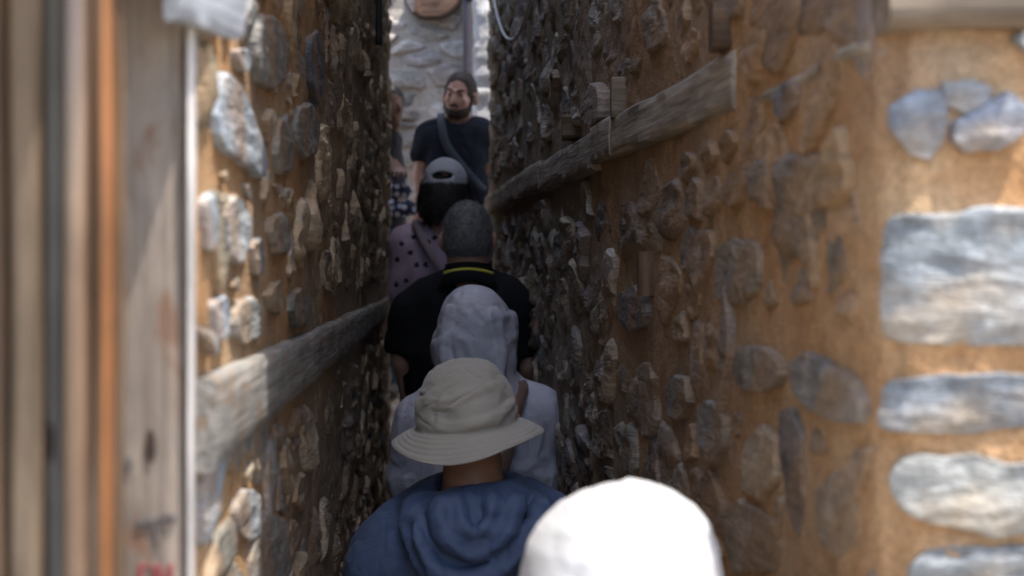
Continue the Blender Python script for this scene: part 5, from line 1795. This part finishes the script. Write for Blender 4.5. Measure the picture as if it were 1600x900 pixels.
F.cap(hc + (-0.026, -0.088, -0.046), hc + (0.0, -0.100, -0.040), 0.007, 0.008, 0.004)
F.cap(hc + (0.026, -0.088, -0.046), hc + (0.0, -0.100, -0.040), 0.007, 0.008, 0.004)
for e in (-1, 1):
    F.cap(hc + (e * 0.070, -0.012, 0.012), hc + (e * 0.062, -0.030, -0.060), 0.010, 0.014, 0.01)
me = F.mesh('beard'); displace(me, lambda co, no: 0.0025 * fbm(co * 90, 2, 6))
link('beard', fuzz(me, 3000, 0.005, 0.003, 0.6, 4), HM['brown'], pf)
me = tube('eyebrow', [hc + (-0.048, -0.083, 0.034), hc + (-0.030, -0.100, 0.038), hc + (-0.012, -0.102, 0.033)], [0.004, 0.0055, 0.004], HM['brown'], pf, 8)
me = tube('eyebrow', [hc + (0.048, -0.083, 0.034), hc + (0.030, -0.100, 0.038), hc + (0.012, -0.102, 0.033)], [0.004, 0.0055, 0.004], HM['brown'], pf, 8)
EYE = plain('dark eye', (0.03, 0.02, 0.018), 0.2, 0.5)
for e in (-1, 1):
    F = Field(hc + (e * 0.031 - 0.02, -0.11, 0.0), hc + (e * 0.031 + 0.02, -0.06, 0.022), 0.003)
    F.ell(hc + (e * 0.031, -0.0855, 0.010), (0.011, 0.009, 0.0045), 0.001)
    link('eye', F.mesh('eye'), EYE, pf)
for ch in pf.children:
    turn_head(ch.data, hc + np.array([0, 0.02, -0.12]), -14, 5, hc[2] - 0.16, hc[2] - 0.06)
F = Field((x0 - 0.30, 7.62, 1.85), (x0 + 0.30, 8.25, 2.62), 0.009)
F.cap(Q(684, 211, 0), Q(744, 208, 0), 0.082, 0.082, 0.05, sy=1.1)
F.ell(Q(714, 236, 0.0), (0.178, 0.135, 0.17), 0.06)
F.ell(Q(716, 285, -0.01), (0.172, 0.145, 0.22), 0.06)
for s_, sp, el in ((-1, Q(672, 216, 0), Q(661, 240, 0)), (1, Q(750, 213, 0), Q(759, 240, 0.01))):
    F.ell(sp, (0.072, 0.076, 0.075), 0.04)
    F.cap(sp, el, 0.070, 0.068, 0.04)
F.cap(hc + (0, 0.01, -0.06), Q(716, 193, -0.02), 0.064, 0.072, 0.01, 'sub')
for el in (Q(658, 254, 0), Q(761, 254, 0.01)):
    F.ell(el + (0, 0, -0.035), (0.085, 0.09, 0.045), 0.006, 'sub')
me = F.mesh('t_shirt'); displace(me, crumple(9, 0.005, (1.1, 1.1, 0.6), 83))
link('t_shirt', me, MC['navy'], pf)
sp_ = curve3([Q(690, 176, 0.02), Q(690, 184, -0.075), Q(693, 205, -0.135), Q(699, 228, -0.155), Q(715, 252, -0.165), Q(740, 282, -0.16), Q(758, 300, -0.09)], 30)
strip('bag_strap', sp_, np.tile([[0, -1, 0.15]], (len(sp_), 1)), 0.040, 0.006, MC['strapgrey'], pf)
F = Field((x0 - 0.30, 7.60, 0.95), (x0 + 0.30, 8.30, 2.06), 0.016)
F.ell((x0, 7.97, 1.94), (0.18, 0.135, 0.11), 0.04)
legs(F, x0, 7.97, 1.90, GM, 0.09, (0.10, 0.078, 0.07), -0.06)
link('trousers', F.mesh('trousers'), MC['jeans'], pf)
shoes(pf, x0, 7.97, GM, 0.09, -0.06, -1, SHOE)

# ============ the one half hidden by the left wall's end
Q = Frame(8.35)
x0 = Q(600, 0)[0]
GS = 1.04
ps = thing('person', 'person in a dark top half hidden behind the end of the left wall', 'person', (x0, 8.35, GS))
hc = Q(606, 166, 0.0)
F = Field((x0 - 0.32, 7.95, 1.0), (x0 + 0.32, 8.70, 2.80), 0.011)
# turned towards the street: face looks to the right of the picture and at the camera
F.ell(hc + (0, 0.01, 0.02), (0.088, 0.084, 0.098), 0.02)
F.ell(hc + (0.022, -0.022, -0.045), (0.058, 0.058, 0.075), 0.03)
F.ell(hc + (0.05, -0.04, -0.10), (0.024, 0.024, 0.02), 0.02)
F.cap(hc + (0.062, -0.060, 0.012), hc + (0.074, -0.070, -0.022), 0.010, 0.012, 0.012)
F.ell(hc + (0.030, -0.080, 0.012), (0.014, 0.012, 0.009), 0.008, 'sub')
F.cap(hc + (0.03, -0.075, -0.056), hc + (0.062, -0.05, -0.056), 0.007, 0.007, 0.006)
F.cap(hc + (0, 0.01, -0.05), hc + (-0.01, 0.01, -0.17), 0.05, 0.055, 0.03)
F.cap((x0 - 0.13, 8.36, Q(0, 215)[2]), (x0 + 0.04, 8.36, Q(0, 215)[2]), 0.05, 0.05, 0.04)
F.cap((x0 - 0.03, 8.37, 2.3), (x0 - 0.03, 8.37, 1.95), 0.10, 0.10, 0.05)
el = Q(604, 262, -0.02); wr = Q(622, 262, -0.16)
add_arm(F, Q(606, 218, 0), Q(610, 252, 0.0), Q(622, 264, -0.14), (0.040, 0.036, 0.026), side=1, fwd=(0, 0, -1))
add_arm(F, (x0 - 0.2, 8.36, Q(0, 222)[2]), (x0 - 0.22, 8.36, 2.08), (x0 - 0.2, 8.25, 1.85), (0.040, 0.034, 0.026), side=-1, fwd=(0, -1, 0))
legs(F, x0 - 0.04, 8.37, 1.90, GS, 0.08, (0.075, 0.05, 0.042), -0.05)
link('body', F.mesh('body'), SK['shaded'], ps)
F = Field(hc - 0.16, hc + 0.17, 0.007)
F.ell(hc + (-0.004, 0.02, 0.028), (0.094, 0.092, 0.102), 0.02)
F.ell(hc + (-0.01, 0.09, 0.05), (0.05, 0.05, 0.05), 0.02)
F.ell(hc + (0.04, -0.075, -0.03), (0.062, 0.062, 0.085), 0.01, 'sub')
link('hair', F.mesh('hair'), HM['black'], ps)
F = Field((x0 - 0.34, 8.0, 1.85), (x0 + 0.24, 8.65, 2.66), 0.011)
F.cap((x0 - 0.13, 8.36, Q(0, 218)[2]), (x0 + 0.03, 8.36, Q(0, 218)[2]), 0.072, 0.066, 0.05)
F.ell((x0 - 0.04, 8.37, 2.25), (0.165, 0.12, 0.20), 0.06)
F.ell((x0 - 0.04, 8.37, 2.02), (0.16, 0.12, 0.16), 0.06)
F.cap(Q(606, 216, 0), Q(608, 236, 0), 0.055, 0.054, 0.04)
F.cap((x0 - 0.2, 8.36, Q(0, 222)[2]), (x0 - 0.215, 8.36, 2.18), 0.055, 0.052, 0.04)
me = F.mesh('top'); displace(me, crumple(9, 0.004, (1, 1, 0.6), 93))
link('dark_top', me, MC['dark'], ps)
F = Field((x0 - 0.32, 8.0, 1.0), (x0 + 0.24, 8.70, 2.05), 0.016)
F.ell((x0 - 0.04, 8.37, 1.93), (0.165, 0.12, 0.10), 0.04)
legs(F, x0 - 0.04, 8.37, 1.90, GS, 0.08, (0.095, 0.072, 0.064), -0.05)
link('trousers', F.mesh('trousers'), MC['jeans'], ps)
shoes(ps, x0 - 0.04, 8.37, GS, 0.08, -0.05, -1, SHOE)

# tote bag in that person's hand
Qb = Frame(8.19)
bc = Qb(625, 305, 0)
bag = thing('tote_bag', 'navy tote bag with pale and orange dots hanging from the half hidden hand', 'bag', tuple(Qb(625, 338, 0)))
F = Field(bc - 0.16, bc + 0.17, 0.006)
a_, b_ = Qb(612, 326, 0), Qb(640, 326, 0)
F.cap(a_, b_, 0.040, 0.040, 0.02, sy=0.8)
F.cap(Qb(614, 298, 0), Qb(634, 298, 0), 0.032, 0.032, 0.05, sy=0.7)
F.cut((0, 0, -1), -Qb(0, 338)[2])
me = F.mesh('sack'); displace(me, crumple(18, 0.003, (1, 1, 0.7), 97))
link('sack', me, MC['tote'], bag)
hp_ = curve3([Qb(614, 290, 0.01), Qb(619, 268, 0.0), Qb(626, 262, 0.0), Qb(630, 275, -0.01), Qb(635, 292, -0.01)], 20)
tube('handle', hp_, 0.010, MC['tote'], bag, 8)
